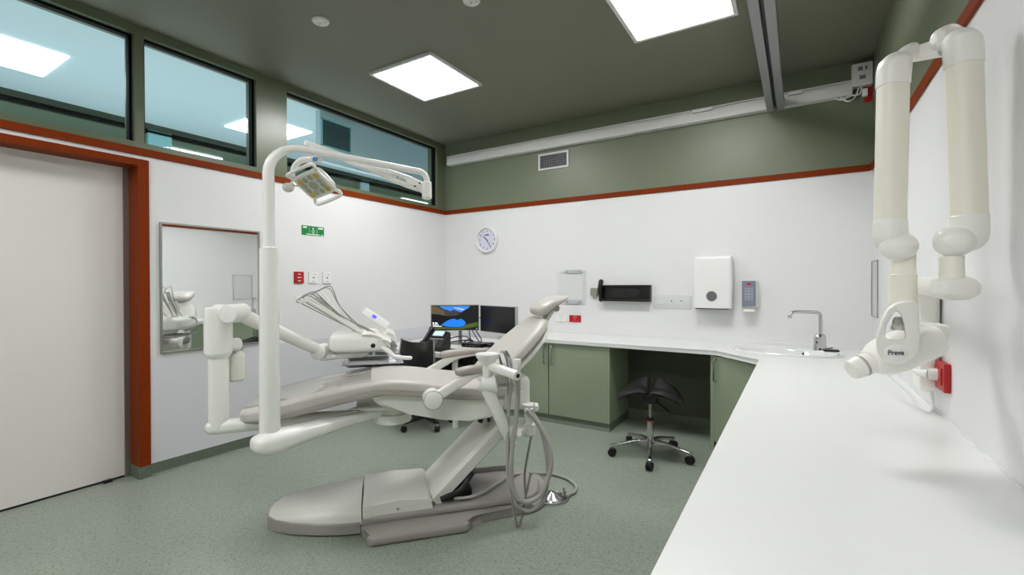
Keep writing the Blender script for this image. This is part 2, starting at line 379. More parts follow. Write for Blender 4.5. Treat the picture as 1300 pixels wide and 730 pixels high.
# ------------------------------------------------------------------ room ceiling lights
LBL = ['square ceiling light panel nearer the windows, left of the two', 'square ceiling light panel at top centre beside the grey track', 'unseen light panel added behind the camera on the window side', 'unseen light panel added behind the camera on the bench side']
for i, (x, y) in enumerate(((-2.752, 3.06), (-.685, 3.06), (-2.752, -.35), (-.685, -.35))):  # last two are unseen, added behind the camera for frontal light
    t = thing('ceiling_light', LBL[i], 'light', (x, y, HC))
    b = MB(); w, k = .345, .028
    for a in ((-w, -w, w, -w+k), (-w, w-k, w, w), (-w, -w+k, -w+k, w-k), (w-k, -w+k, w, w-k)): b.bb((a[0], a[1], -.022), (a[2], a[3], 0), .002)
    b.obj('frame', 'railwhite', t)
    b = MB(); b.bb((-w+k, -w+k, -.016), (w-k, w-k, -.004)); b.obj('diffuser', 'panel', t)
for nm, lb, u, v in (('smoke_detector', 'round white smoke detector on the green ceiling towards the windows', -2.767, 2.013), ('sprinkler_rose', 'small white round fitting at the top edge of the ceiling', -1.76, 2.37)):
    t = thing(nm, lb, 'ceiling fitting', (u, v, HC))
    b = MB(); b.lathe([(.055, 0), (.056, -.006), (.05, -.014), (.03, -.018), (0, -.018)]); b.obj('housing', 'railwhite', t)
    b = MB(); b.lathe([(.012, -.016), (.012, -.03), (.007, -.036), (0, -.036)]); b.obj('sensor_tip', 'white', t)
    b = MB(); b.ell((.03, .01, -.0165), (.006, .006, .003)); b.ell((-.03, -.012, -.0165), (.004, .004, .003)); b.split('indicator', 'greymark', t)

# ------------------------------------------------------------------ hoist rails
t = thing('wall_rail', 'long white wall rail on the green back wall below the ceiling', 'rail', (-3.80, YB, 2.92))
b = MB(); Lr = 4.165
b.bb((0, -.07, -.058), (Lr, -.062, .02), .001); b.bb((0, -.062, -.058), (Lr, 0, -.05)); b.bb((0, -.012, -.05), (Lr, 0, .058)); b.bb((0, -.07, .05), (Lr, -.012, .058), .001); b.bb((0, -.045, .02), (Lr, -.04, .05))
b.obj('channel', 'railwhite', t)
b = MB(); b.bb((2.95, -.066, .03), (3.12, -.045, .062), .003); b.obj('runner', 'white', t)
b = MB(); b.bb((3.72, -.066, .03), (3.82, -.045, .062), .003); b.obj('runner', 'white', t)
b = MB(); b.bb((0, -.072, -.058), (-.004, 0, .058), .001); b.obj('end_cap', 'railwhite', t)
t = thing('ceiling_track', 'grey double track running overhead from the camera to the back wall rail', 'rail', (-.17, 0, 2.835))
b = MB(); y1 = YB-.085
b.bb((-.063, YF, .0), (-.012, y1, .008)); b.bb((.012, YF, 0), (.063, y1, .008)); b.bb((-.063, YF, .008), (-.057, y1, .085)); b.bb((.057, YF, .008), (.063, y1, .085)); b.bb((-.063, YF, .085), (.063, y1, .093)); b.bb((-.016, YF, .008), (-.012, y1, .03)); b.bb((.012, YF, .008), (.016, y1, .03))
b.obj('extrusion', 'railgrey', t)
b = MB(); b.bb((-.012, YF, .04), (.012, y1, .05)); b.obj('slot', 'dark', t)
b = MB(); b.bb((-.064, y1, -.002), (.064, y1+.01, .095), .002); b.obj('end_plate', 'railgrey', t)
t = thing('power_supply', 'white power supply box high in the corner above the rail end', 'electrical box', (.43, YB, 3.01))
b = MB(); b.bb((-.07, -.07, -.09), (.065, 0, .09), .006); b.obj('housing', 'railwhite', t)
b = MB(); b.bb((-.03, -.072, .03), (.0, -.069, .06)); b.bb((.015, -.072, .03), (.03, -.069, .06)); b.bb((-.02, -.072, -.04), (.02, -.069, -.01)); b.split('marking', 'greymark', t)
b = MB(); b.tube([(-.02, -.03, -.09), (-.05, -.04, -.17), (-.10, -.05, -.19), (-.16, -.04, -.13), (-.23, -.045, -.10)], .006, 8, 6); b.tube([(.0, -.03, -.09), (-.02, -.05, -.15), (-.08, -.05, -.15), (-.14, -.05, -.17), (-.23, -.05, -.115)], .006, 8, 6); b.split('cable', 'white', t)
b = MB(); b.bb((.0, -.05, -.17), (.035, -.012, -.11), .005); b.obj('plug', 'white', t)
o = MB(); o.bb((.445, YB-.012, 2.80), (.498, YB, 2.93), .003); tag(o.obj('power_outlet', 'red'), 'red outlet high in the back corner below the power supply box', 'power outlet')
t = thing('air_vent', 'white framed air grille on green wall under the white rail', 'vent', (-2.33, YB, 2.73))
b = MB(); w, h = .188, .093
for a in ((-w, -h, w, -h+.022), (-w, h-.022, w, h), (-w, -h+.022, -w+.022, h-.022), (w-.022, -h+.022, w, h-.022)): b.bb((a[0], -.014, a[1]), (a[2], 0, a[3]), .002)
b.obj('frame', 'railwhite', t)
b = MB(); b.bb((-w+.02, -.003, -h+.02), (w-.02, 0, h-.02)); b.obj('backing', 'dark', t)
b = MB()
for i in range(6): b.box((0, -.008, -.06+i*.024), (2*w-.044, .008, .005), 0, Matrix.Rotation(.5, 3, 'X'))
for i in range(10): b.box((-.15+i*.0333, -.006, 0), (.004, .006, 2*h-.044))
b.obj('louvres', 'greymark', t)

# ------------------------------------------------------------------ wall things, left wall
t = thing('wall_mirror', 'rectangular steel framed mirror on the left wall beside the door', 'mirror', (XL, 1.86, 1.33))
b = MB(); w, h, k = .36, .472, .012; x = .02
b.bb((0, -w, -h), (x, -w+k, h), .001); b.bb((0, w-k, -h), (x, w, h), .001); b.bb((0, -w+k, h-k), (x, w-k, h), .001); b.bb((0, -w+k, -h), (x, w-k, -h+k), .001); b.obj('frame', 'alu', t)
b = MB(); b.bb((0, -w+k, -h+k), (.012, w-k, h-k)); b.obj('glass', 'mirror', t)
t = thing('safety_sign', 'small green and white sign on left wall above the switches', 'sign', (XL, 2.737, 1.857))
b = MB(); b.bb((0, -.118, -.044), (.004, .118, .044), .001); b.obj('board', 'signgreen', t)
b = MB()
for a in ((-.105, .02, -.065, .036), (.055, .02, .105, .036), (-.07, -.038, .07, -.03), (.085, -.042, .105, -.03)): b.bb((.004, a[0], a[1]), (.0052, a[2], a[3]))
for s in (-1, 1):
    b.bb((.004, s*.04-.0012, -.026), (.005, s*.04+.0012, .03))
b.lathe([(.008, .0), (.008, .001), (0, .001)], (.004, 0, .022), (1, 0, 0), 12)
for s in (-1, 1):
    b.box((.0045, s*.008, .002), (.001, .005, .026), 0, Matrix.Rotation(s*.7, 3, 'X')); b.box((.0045, s*.008, -.016), (.001, .005, .026), 0, Matrix.Rotation(-s*.7, 3, 'X'))
b.obj('pictogram', 'whitemark', t)
for i, (y, m, lb) in enumerate(((2.587, 'red', 'red call switch plate on left wall, left of two white plates'), (2.733, 'white', 'white switch plate next to the red one on left wall'), (2.882, 'white', 'white switch plate, rightmost of the three plates on left wall'))):
    t = thing('wall_switch', lb, 'switch', (XL, y, 1.417), 0)
    b = MB(); b.bb((0, -.048, -.054), (.012, .048, .054), .004); b.obj('plate', m, t)
    b = MB()
    if m == 'red':
        for z, w in ((.03, .012), (.0, .02), (-.03, .014)): b.bb((.012, -w, z-.003), (.0132, w, z+.003))
        b.split('switch_mark', 'whitemark', t)
    else:
        b.ell((.012, 0, 0), (.003, .008, .007)); b.bb((.012, .006, .028), (.0128, .024, .032)); b.bb((.012, -.014, -.037), (.0128, .014, -.034)); b.split('switch_mark', 'darkmark', t)
b = MB(); b.lathe([(.034, 0), (.034, .004), (.026, .008), (0, .009)], (XL, 2.585, 1.218), (1, 0, 0)); tag(b.obj('wall_plug', 'white_wall'), 'round white cover cap on left wall below the switches', 'cover cap')

# ------------------------------------------------------------------ wall things, back wall
t = thing('wall_clock', 'round white wall clock with black hands on the back wall', 'clock', (-3.228, YB, 1.893))
b = MB(); b.lathe([(.158, 0), (.160, .02), (.155, .036), (.146, .040), (.138, .034), (.134, .018), (.134, .01)], (0, 0, 0), (0, -1, 0), 48); b.obj('rim', 'white', t)
b = MB(); b.lathe([(.137, .008), (.137, .014), (0, .014)], (0, 0, 0), (0, -1, 0), 48); b.obj('face', 'clockface', t)
for k in range(1, 13):
    a = k*math.pi/6; text('numeral', str(k), .036, frame((math.sin(a)*.108, -.0145, math.cos(a)*.108), (1, 0, 0), (0, 0, 1), (0, -1, 0)), 'darkmark', t)
b = MB(); b.bb((-.03, -.0152, .052), (.03, -.0142, .066)); b.obj('maker_mark', 'darkmark', t)
for nm, a, l, w in (('hour_hand', math.radians(-49), .066, .010), ('minute_hand', math.radians(147), .105, .007)):
    b = MB(); r = Matrix.Rotation(a, 3, 'Y'); b.box(r @ V((0, -.019 if w > .008 else -.022, l/2-.01)), (w, .002, l+.02), 0, r); b.obj(nm, 'black', t)
def outlet(name, lb, x, z, m, hw=.068, hh=.037, wall='back'):
    t = thing(name, lb, 'power outlet', (x, YB, z))
    b = MB(); b.bb((-hw, -.012, -hh), (hw, 0, hh), .004); b.obj('plate', m, t)
    b = MB(); k = 'whitemark' if m == 'red' else 'greymark'
    for s in (-1, 1): b.box((s*.012, -.0125, .008), (.003, .0012, .012), 0, Matrix.Rotation(s*.5, 3, 'Y'))
    b.bb((-.0015, -.013, -.018), (.0015, -.012, -.008)); b.bb((-.02, -.013, .024), (.02, -.012, .026)); b.obj('socket_slots', k, t)
outlet('power_outlet', 'white power outlet above bench on the back wall, left of the red one', -2.236, .972, 'white')
outlet('power_outlet', 'red power outlet on the back wall above bench and below clear holder', -2.069, .975, 'red')
# clear acrylic holders
t = thing('glove_holder', 'tall clear acrylic holder on the back wall above the red outlet', 'holder', (-2.09, YB, 1.315))
b = MB(); w, h = .15, .19
b.bb((-w, -.006, -h), (w, -.002, h)); b.bb((-w, -.10, -h), (w, -.006, -h+.004)); b.bb((-w, -.104, -h), (w, -.10, -h+.07)); b.bb((-w, -.10, -h+.004), (-w+.004, -.006, h-.02)); b.bb((w-.004, -.10, -h+.004), (w, -.006, h-.02)); b.bb((-w-.04, -.05, h-.02), (w, -.004, h-.016))
b.obj('body', 'acrylic', t)
for z in (.172, -.16):
    b = MB(); b.bb((-.10, -.010, z-.02), (.10, -.006, z+.02), .002); o = b.obj('mounting_strip', mat('frosted_strip', (186, 188, 192), .3), t)
    b = MB()
    for x in (-.07, .07): b.lathe([(.006, 0), (.006, .003), (0, .004)], (x, -.010, z), (0, -1, 0), 10)
    b.obj('screw', 'darkmark', o)
t = thing('clear_tray', 'low clear acrylic holder on the back wall between black holder and towel dispenser', 'holder', (-1.03, YB, 1.175))
b = MB(); w, h = .17, .065
b.bb((-w, -.005, -h), (w, -.002, h)); b.bb((-w, -.14, -h), (w, -.005, -h+.004)); b.bb((-w, -.144, -h), (w, -.14, -h+.05)); b.bb((-w, -.14, -h), (-w+.004, -.005, h-.01)); b.bb((w-.004, -.14, -h), (w, -.005, h-.01)); b.obj('body', 'acrylic', t)
b = MB()
for x in (-.02, .07): b.lathe([(.006, 0), (.006, .003), (0, .004)], (x, -.006, .01), (0, -1, 0), 10)
b.split('screw', 'darkmark', t)
b = MB(); b.prism([(-.045, -.004, .045), (.035, -.004, .045), (.035, -.004, -.02), (.02, -.004, -.045), (-.03, -.004, -.045), (-.045, -.004, -.03)], (0, -.03, 0), .003)
o = b.obj('wall_hook', mat('olive_grey_plastic', (140, 146, 126), .3)); o.location = (-1.836, YB, 1.265); tag(o, 'small olive grey bracket left of the black holder', 'bracket')
t = thing('sharps_holder', 'black open bracket holder mounted on the back wall', 'holder', (-1.506, YB, 1.258))
b = MB(); w, h = .262, .083
b.bb((-w, -.02, -h), (w, 0, h), .004); b.bb((-w, -.085, -h), (w, -.018, -h+.02), .004); b.bb((-w, -.05, h-.018), (w, -.018, h), .004); b.bb((w-.016, -.06, -h), (w, -.018, h), .004); b.bb((-w, -.085, -h), (-w+.02, -.018, h), .004); b.obj('body', 'black', t)
b = MB(); b.tube([(-w+.012, -.06, -h+.01), (-w+.012, -.075, .06), (-w+.016, -.06, h+.035)], [.02, .02, .026], 12, 4, 1); b.obj('side_clip', 'black', t)
b = MB(); b.bb((-.16, -.026, -.05), (.14, -.02, .06), .004); b.obj('back_plate', 'dark', t)
b = MB()
for x, z in ((-.15, .02), (-.15, -.03), (.13, .045), (.13, -.03), (.10, .01)): b.ell((x, -.027, z), (.014, .004, .012))
b.bb((-.02, -.032, -.035), (.015, -.026, .02), .003); b.split('fitting', 'rubber', t)
t = thing('towel_dispenser', 'tall white paper towel dispenser with grey round window on the back wall', 'dispenser', (-.669, YB, 1.365))
b = MB(); pr = [(-.165, -.235), (-.158, -.22), (.165, -.24), (.165, -.24)]
b.loft([(V((0, -.07, -.236)), (1, 0, 0), (0, 1, 0), .158, .068), (V((0, -.07, -.22)), (1, 0, 0), (0, 1, 0), .162, .07), (V((0, -.072, 0)), (1, 0, 0), (0, 1, 0), .17, .072), (V((0, -.07, .2)), (1, 0, 0), (0, 1, 0), .164, .07), (V((0, -.062, .232)), (1, 0, 0), (0, 1, 0), .158, .062), (V((0, -.055, .24)), (1, 0, 0), (0, 1, 0), .145, .05)], 40, 7); b.obj('body', 'white', t)
b = MB(); b.lathe([(.040, .142), (.040, .1465), (0, .1465)], (0.0, 0, -.126), (0, -1, 0)); b.obj('window', mat('dark_grey_window', (100, 100, 102), .25), t)
b = MB(); b.lathe([(.044, .14), (.046, .145), (.040, .1472), (.040, .14)], (0.0, 0, -.126), (0, -1, 0)); b.obj('window_rim', 'greymark', t)
b = MB(); b.bb((-.14, -.12, -.245), (.14, -.02, -.235)); b.obj('towel_slot', 'dark', t)
t = thing('soap_dispenser', 'narrow white soap dispenser with smoky grey front right of the towel dispenser', 'dispenser', (-.372, YB, 1.245))
b = MB(); b.bb((-.066, -.085, -.10), (.066, 0, .14), .012); b.bb((-.045, -.10, -.145), (.045, -.01, -.118), .01); b.bb((-.03, -.06, -.13), (.03, -.01, -.09)); b.bb((-.01, -.05, .13), (.01, -.02, .155), .004); b.obj('body', 'white', t)
b = MB(); b.bb((-.056, -.094, -.095), (.056, -.082, .132), .006); f = b.obj('front_cover', 'soapgrey', t)
b = MB(); b.bb((-.018, -.0965, .095), (.018, -.0935, .113), .001); b.obj('red_label', 'red', f)
b = MB(); b.bb((-.032, -.0955, -.04), (.032, -.0938, .07), .001); b.obj('pale_label', mat('pale_print', (150, 156, 168), .4), f)
b = MB()
for i in range(4):
    for s in (-1, 1): b.bb((s*.014-.007, -.0962, -.03+i*.026), (s*.014+.007, -.0953, -.018+i*.026))
b.split('pictogram', 'greymark', f)
# right wall
t = thing('chart_holder', 'thin wire rectangular frame on right wall near the back corner', 'holder', (XR, 4.42, 1.31))
b = MB()
c4 = [(-.012, -.16, -.21), (-.012, .16, -.21), (-.012, .16, .21), (-.012, -.16, .21)]
for i in range(4): b.tube([c4[i], c4[(i+1) % 4]], .004, 8, 0, 1)
b.obj('wire_frame', 'alu', t)
b = MB(); b.bb((-.010, -.158, -.208), (-.0075, .158, .208)); b.obj('clear_sheet', 'acrylic', t)
t = thing('power_outlet', 'red power outlet on the right wall with a white plug in it', 'power outlet', (XR, 2.475, .985))
b = MB(); b.bb((-.022, -.075, -.06), (0, .075, .052), .004); b.obj('plate', 'red', t)
b = MB(); b.bb((-.027, -.05, -.035), (-.02, .05, .03), .003); b.obj('rocker', 'red', t)
t = thing('x_ray_power_cord', 'white plug and cord between the red outlet and the bench', 'cord', (XR, 2.475, .985))
b = MB(); b.cyl((-.028, 0, .0), (-.055, 0, .0), .024, .022); b.cyl((-.055, 0, 0), (-.085, .02, .0), .016, .012); b.obj('plug', 'white', t)
b = MB(); b.tube([(-.08, .02, 0), (-.13, .10, .012), (-.17, .22, .01), (-.18, .34, .0), (-.15, .30, -.05), (-.10, .16, -.10), (-.06, .06, -.155), (-.035, .04, -.15), (-.03, .08, -.08), (-.02, .12, -.03)], .0065, 10, 6); b.obj('cable', 'white', t)

# ------------------------------------------------------------------ benches and cabinets
FX = -.232                        # front edge of right-hand bench
CYF = 4.03                        # front edge of back bench
DX, DY = -.56, 3.70               # diagonal corner start (x on back front edge, y on right front edge)
poly = [(-2.66, YB-.012), (XR, YB-.012), (XR, YF+.3), (FX, YF+.3), (FX, DY), (DX, CYF), (-2.66, CYF)]
b = MB()
b.prism([(x, y, HK-.034) for x, y in poly], (0, 0, .034), .005)
b.bb((-2.66, YB-.012, HK-.02), (XR-.012, YB, HK+.028), .003)
ct = b.obj('benchtop', 'counter'); tag(ct, 'long white L-shaped worktop running along back and right walls', 'worktop')
b = MB(); b.bb((XR-.006, YF+.3, HK), (XR-.0008, YB-.012, HK+.006)); b.obj('wall_seal', 'counter', ct)
KH = .075
# opening for the inset basin
cu = MB(); cu.rings([[V((-.085+.375*.95*math.cos(a), 4.20+.215*.95*math.sin(a), z)) for a in [i*2*math.pi/48 for i in range(48)]] for z in (HK-.1, HK+.1)]); cu = cu.obj('cutter', 'counter')
bm_ = ct.modifiers.new('cut', 'BOOLEAN'); bm_.object = cu; bm_.solver = 'EXACT'; ct.modifiers.move(1, 0)
bpy.context.view_layer.update(); me_ = bpy.data.meshes.new_from_object(ct.evaluated_get(bpy.context.evaluated_depsgraph_get())); ct.modifiers.clear(); ct.data = me_; bpy.data.objects.remove(cu)
def handle(parent, p, hz=.088, d=(0, -1, 0)):
    d = V(d); p = V(p); b = MB(); b.tube([p+V((0, 0, hz)), p+V((0, 0, hz))+d*.022, p+V((0, 0, hz-.012))+d*.03, p+V((0, 0, -hz+.012))+d*.03, p+V((0, 0, -hz))+d*.022, p+V((0, 0, -hz))], .0075, 10); return b.obj('handle', 'chrome', parent)
CF = 4.052; cx0, cx1 = -2.66, -1.462
t = thing('base_cabinet', 'sage green double door cabinet under the back bench behind the dental chair', 'cabinet', (0, 0, 0))
b = MB(); b.bb((cx0, CF+.02, KH), (cx1, YB-.025, HK-.035)); b.obj('carcass', 'cab', t)
b = MB(); b.bb((cx0, CF+.012, 0), (cx1-.002, CF+.03, KH)); b.prism([(cx0, CF-.004, 0), (cx0, CF+.012, 0), (cx0, CF+.012, .03), (cx0, CF+.004, .012)], (cx1-cx0, 0, 0)); b.bb((cx1-.02, CF+.03, 0), (cx1-.002, YB-.03, KH)); b.obj('kickboard', 'skirt', t)
for x0, x1, hx in ((cx0, -2.085, -2.125), (-2.079, -1.475, -2.04)):
    b = MB(); b.bb((x0+.002, CF, KH), (x1-.002, CF+.019, HK-.045), .0015); dd = b.obj('door', 'cab', t); handle(dd, (hx, CF, .66))
b = MB(); b.bb((cx1-.013, CF-.0, KH), (cx1, YB-.03, HK-.045), .001); b.obj('side_panel', 'cabedge', t)
# knee space back panel and right side
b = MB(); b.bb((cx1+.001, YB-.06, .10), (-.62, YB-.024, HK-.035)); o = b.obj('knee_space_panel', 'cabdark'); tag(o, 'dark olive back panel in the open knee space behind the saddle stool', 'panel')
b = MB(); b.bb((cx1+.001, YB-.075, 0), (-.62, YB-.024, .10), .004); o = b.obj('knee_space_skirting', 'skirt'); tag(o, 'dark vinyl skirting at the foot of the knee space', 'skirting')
# diagonal sink cabinet
t = thing('sink_cabinet', 'sage green corner cabinet under the sink set across the bench corner', 'cabinet', (0, 0, 0))
ax, ay, bx, by = -.595, 4.075, FX+.035, 3.745
b = MB(); b.prism([(ax, ay+.02, KH), (ax, YB-.025, KH), (XR-.01, YB-.025, KH), (XR-.01, by+.01, KH), (bx, by+.01, KH)], (0, 0, HK-.036-KH-.17)); b.bb((ax, ay+.02, KH), (ax+.02, YB-.025, HK-.036)); b.obj('carcass', 'cab', t)
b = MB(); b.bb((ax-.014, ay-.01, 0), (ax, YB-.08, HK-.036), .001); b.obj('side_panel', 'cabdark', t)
dv = V((bx-ax, by-ay, 0)); ln = dv.length; dv.normalize(); nn = V((dv.y, -dv.x, 0))
rt = Matrix.Rotation(math.atan2(dv.y, dv.x), 3, 'Z')
b = MB(); b.box(V((ax, ay, (KH+HK-.045)/2))+dv*(ln/2+.012)+nn*.0, (ln-.03, .019, HK-.045-KH), .0015, rt); dd = b.obj('door', 'cab', t)
b = MB(); b.bb((ax-.014, ay-.016, 0), (ax+.014, ay+.006, HK-.036), .001); b.obj('front_edge', 'cabedge', t)
handle(dd, V((ax, ay, .655))+dv*.055+nn*.01, .088, nn)
b = MB(); b.box(V((ax, ay, KH/2))+dv*(ln/2)-nn*.03, (ln, .016, KH), 0, rt); b.obj('kickboard', 'skirt', t)
# right-hand cabinets under the long bench
t = thing('long_cabinet', 'sage green cabinet run under the right-hand bench', 'cabinet', (0, 0, 0))
b = MB(); b.bb((FX+.05, YF+.35, KH), (XR-.01, 3.70, HK-.036)); b.obj('carcass', 'cab', t)
b = MB(); b.bb((FX+.07, YF+.35, 0), (FX+.09, 3.70, KH)); b.obj('kickboard', 'skirt', t)
yy = YF+.36
for i in range(9):
    y2 = yy+.62
    if y2 > 3.71: y2 = 3.70
    if y2-yy < .2: break
    b = MB(); b.bb((FX+.03, yy+.002, KH), (FX+.049, y2-.002, HK-.045), .0015); dd = b.obj('door', 'cab', t); handle(dd, (FX+.03, yy+.05, .66), .088, (-1, 0, 0)); yy = y2
# sink (inset oval basin) and tap
SX, SY = -.085, 4.20
t = thing('wash_basin', 'white oval ceramic basin set into the bench corner', 'sink', (SX, SY, HK))
b = MB(); hx, hy = .375, .215
def ovr(k, z, dx=0, dy=0): return [V((dx+(hx*k)*math.cos(a), dy+(hy*k)*math.sin(a), z)) for a in [i*2*math.pi/48 for i in range(48)]]
b.rings([ovr(1.0, .001), ovr(1.0, .010), ovr(.985, .014), ovr(.93, .014), ovr(.90, .010), ovr(.87, -.008), ovr(.83, -.05), ovr(.74, -.10), ovr(.6, -.125), ovr(.3, -.135), ovr(.05, -.136)], True, False, True)
b.obj('bowl', 'ceramic', t)
b = MB(); b.lathe([(.024, 0), (.024, .003), (.012, .004), (0, .002)], (0, 0, -.135)); b.obj('drain', 'steel', t)
b = MB(); b.lathe([(.011, 0), (.011, .002), (0, .002)], (.12, .172, -.022), (-.1, -1, .2), 16); b.obj('overflow_hole', 'black', t)
TX, TY = .145, 4.40
t = thing('basin_tap', 'tall square-necked chrome mixer tap standing behind the oval basin', 'tap', (TX, TY, HK+.006))
rz = Matrix.Rotation(math.radians(12), 3, 'Z')
b = MB(); b.loft([(V((0, 0, z)), (1, 0, 0), (0, 1, 0), r, r) for z, r in ((0, .046), (.004, .047), (.10, .041), (.122, .037), (.134, .026))], 24, 3); b.obj('body', 'chrome', t)
sp = [V((.004, 0, .12)), V((.004, 0, .26)), V((-.004, -.002, .292)), V((-.03, -.008, .306)), V((-.13, -.04, .306)), V((-.175, -.052, .303)), V((-.20, -.062, .285)), V((-.205, -.064, .255))]
b = MB(); b.tube(sp, .0135, 16, 4); b.obj('spout', 'chrome', t)
b = MB(); b.ell((-.022, -.042, .07), (.007, .004, .007)); b.ell((.0, -.045, .018), (.009, .005, .009)); b.split('sensor', 'black', t)
b = MB(); b.tube([(.03, -.02, .02), (.06, -.03, .026), (.085, -.035, .034)], .006, 10, 3); b.obj('lever', 'chrome', t)
t = MB().use('black'); t.box((.215, 4.335, HK+.022), (.105, .045, .018), .008, Matrix.Rotation(.1, 3, 'Z')); tag(t.obj('sink_plug'), 'small black stopper lying on the basin rim beside the tap', 'plug')

# ------------------------------------------------------------------ saddle stool
t = thing('saddle_stool', 'black split saddle stool on chrome five-star base in the knee space', 'stool', (-.987, 3.66, 0))
def wheel(parent, x, y, ang, r=.031, w=.045):
    b = MB(); a = V((math.cos(ang), math.sin(ang), 0)); pz = V((x, y, r+.002))
    for s in (-1, 1): b.tube([pz+a*(s*.004), pz+a*(s*.008), pz+a*(s*w/2*.9), pz+a*(s*w/2)], [r*.9, r, r, r*.85], 20)
    b.ell(pz+V((0, 0, .008)), (r*.75, r*.75, r*.72)); o = b.obj('caster', 'rubber', parent)
    b = MB(); b.cyl((x, y, r+.02), (x, y, r+.052), .008); b.obj('caster_stem', 'chrome', o); return o
for k in range(5):
    a = math.radians(-4+72*k); d = V((math.cos(a), math.sin(a), 0)); w = V((-d.y, d.x, 0))
    b = MB(); b.loft([(V((0, 0, .115))+d*.02, w, V((0, 0, 1)), .024, .022), (V((0, 0, .117))+d*.12, w, V((0, 0, 1)), .017, .015), (V((0, 0, .100))+d*.22, w, V((0, 0, 1)), .015, .011), (V((0, 0, .083))+d*.30, w, V((0, 0, 1)), .014, .010), (V((0, 0, .077))+d*.318, w, V((0, 0, 1)), .008, .006)], 16, 3, 3)
    b.obj('leg', 'chrome', t); wheel(t, d.x*.30, d.y*.30, a+1.2)
b = MB(); b.lathe([(.036, .085), (.038, .1), (.036, .13), (.026, .14), (.026, .285), (.0, .285)]); b.obj('base_column', 'chrome', t)
b = MB(); b.lathe([(.029, .283), (.029, .30), (.02, .302), (0, .302)]); c = b.obj('collar', 'black', t)
b = MB(); b.lathe([(.0285, .272), (.0285, .283), (0, .283)]); b.obj('ring_label', mat('orange_label', (190, 90, 70), .5), c)
b = MB(); b.cyl((0, 0, .29), (0, 0, .46), .0125); b.obj('gas_lift', 'steel', t)
b = MB(); b.box((0, 0, .455), (.12, .12, .075), .02); b.box((0, 0, .49), (.2, .16, .02), .008); b.tube([(-.03, -.03, .475), (-.10, -.06, .475), (-.16, -.10, .465)], [.01, .008, .012], 10, 4, 1); b.obj('mechanism', 'dark', t)
b = MB(); b.tube([(.04, -.02, .44), (.11, -.06, .415), (.165, -.09, .385)], [.008, .007, .014], 10, 4, 1); b.obj('height_lever', 'black', t)
q = math.radians(98)               # direction the saddle gap runs
gy = V((math.cos(q), math.sin(q), 0)); gx = V((gy.y, -gy.x, 0))
for s in (-1, 1):
    rs_t = []; nx, ny = 14, 22
    grid = []
    for j in range(ny+1):
        y = -.165+.33*j/ny; ky = max(0, 1-((y)/.165)**4)**.5
        row = []
        for i in range(nx+1):
            u = i/nx; xin = .006+.010*max(0, (-y)/.19)+.022*max(0, (y-.02)/.17)
            half = .245*(.38+.62*max(0, 1-((y+.04)/.24)**2)**.5)
            x = xin+(half-xin)*u
            z = .518+.060*max(0, (y+.06)/.2)**1.5*(1-u*.5)+.012*max(0, -y/.19)*(1-u)-.062*(u**1.8)+.010*math.sin(u*3)
            th = .052*(max(0, 1-(2*u-1)**6))**.5*max(.05, ky)
            row.append((V((0, 0, z))+gx*(s*x)+gy*y, th))
        grid.append(row)
    b = MB(); rr = []
    for row in grid:
        rr.append([p+V((0, 0, th/2)) for p, th in row]+[p-V((0, 0, th/2)) for p, th in reversed(row)])
    b.rings(rr); bmesh.ops.remove_doubles(b.bm, verts=b.bm.verts, dist=.0008); b.obj('seat_half', 'leather', t, 60)

# ------------------------------------------------------------------ desk corner
DZ = .70; DYF = 3.37
t = thing('desk', 'white computer desk in the back left corner', 'desk', (0, 0, 0))
b = MB(); b.bb((XL+.02, DYF, DZ-.045), (-2.69, 4.60, DZ), .004); b.obj('desktop', 'counter', t)
for x, y in ((XL+.06, DYF+.06), (-2.75, DYF+.06), (XL+.06, 4.52), (-2.75, 4.52)):
    b = MB(); b.bb((x-.02, y-.02, 0), (x+.02, y+.02, DZ-.045), .003); b.obj('leg', 'railwhite', t)
b = MB(); b.bb((XL+.04, 4.50, .2), (-2.77, 4.52, .55)); b.obj('modesty_panel', 'dark', t)
def yaw_mx(p, ang): return p, ang
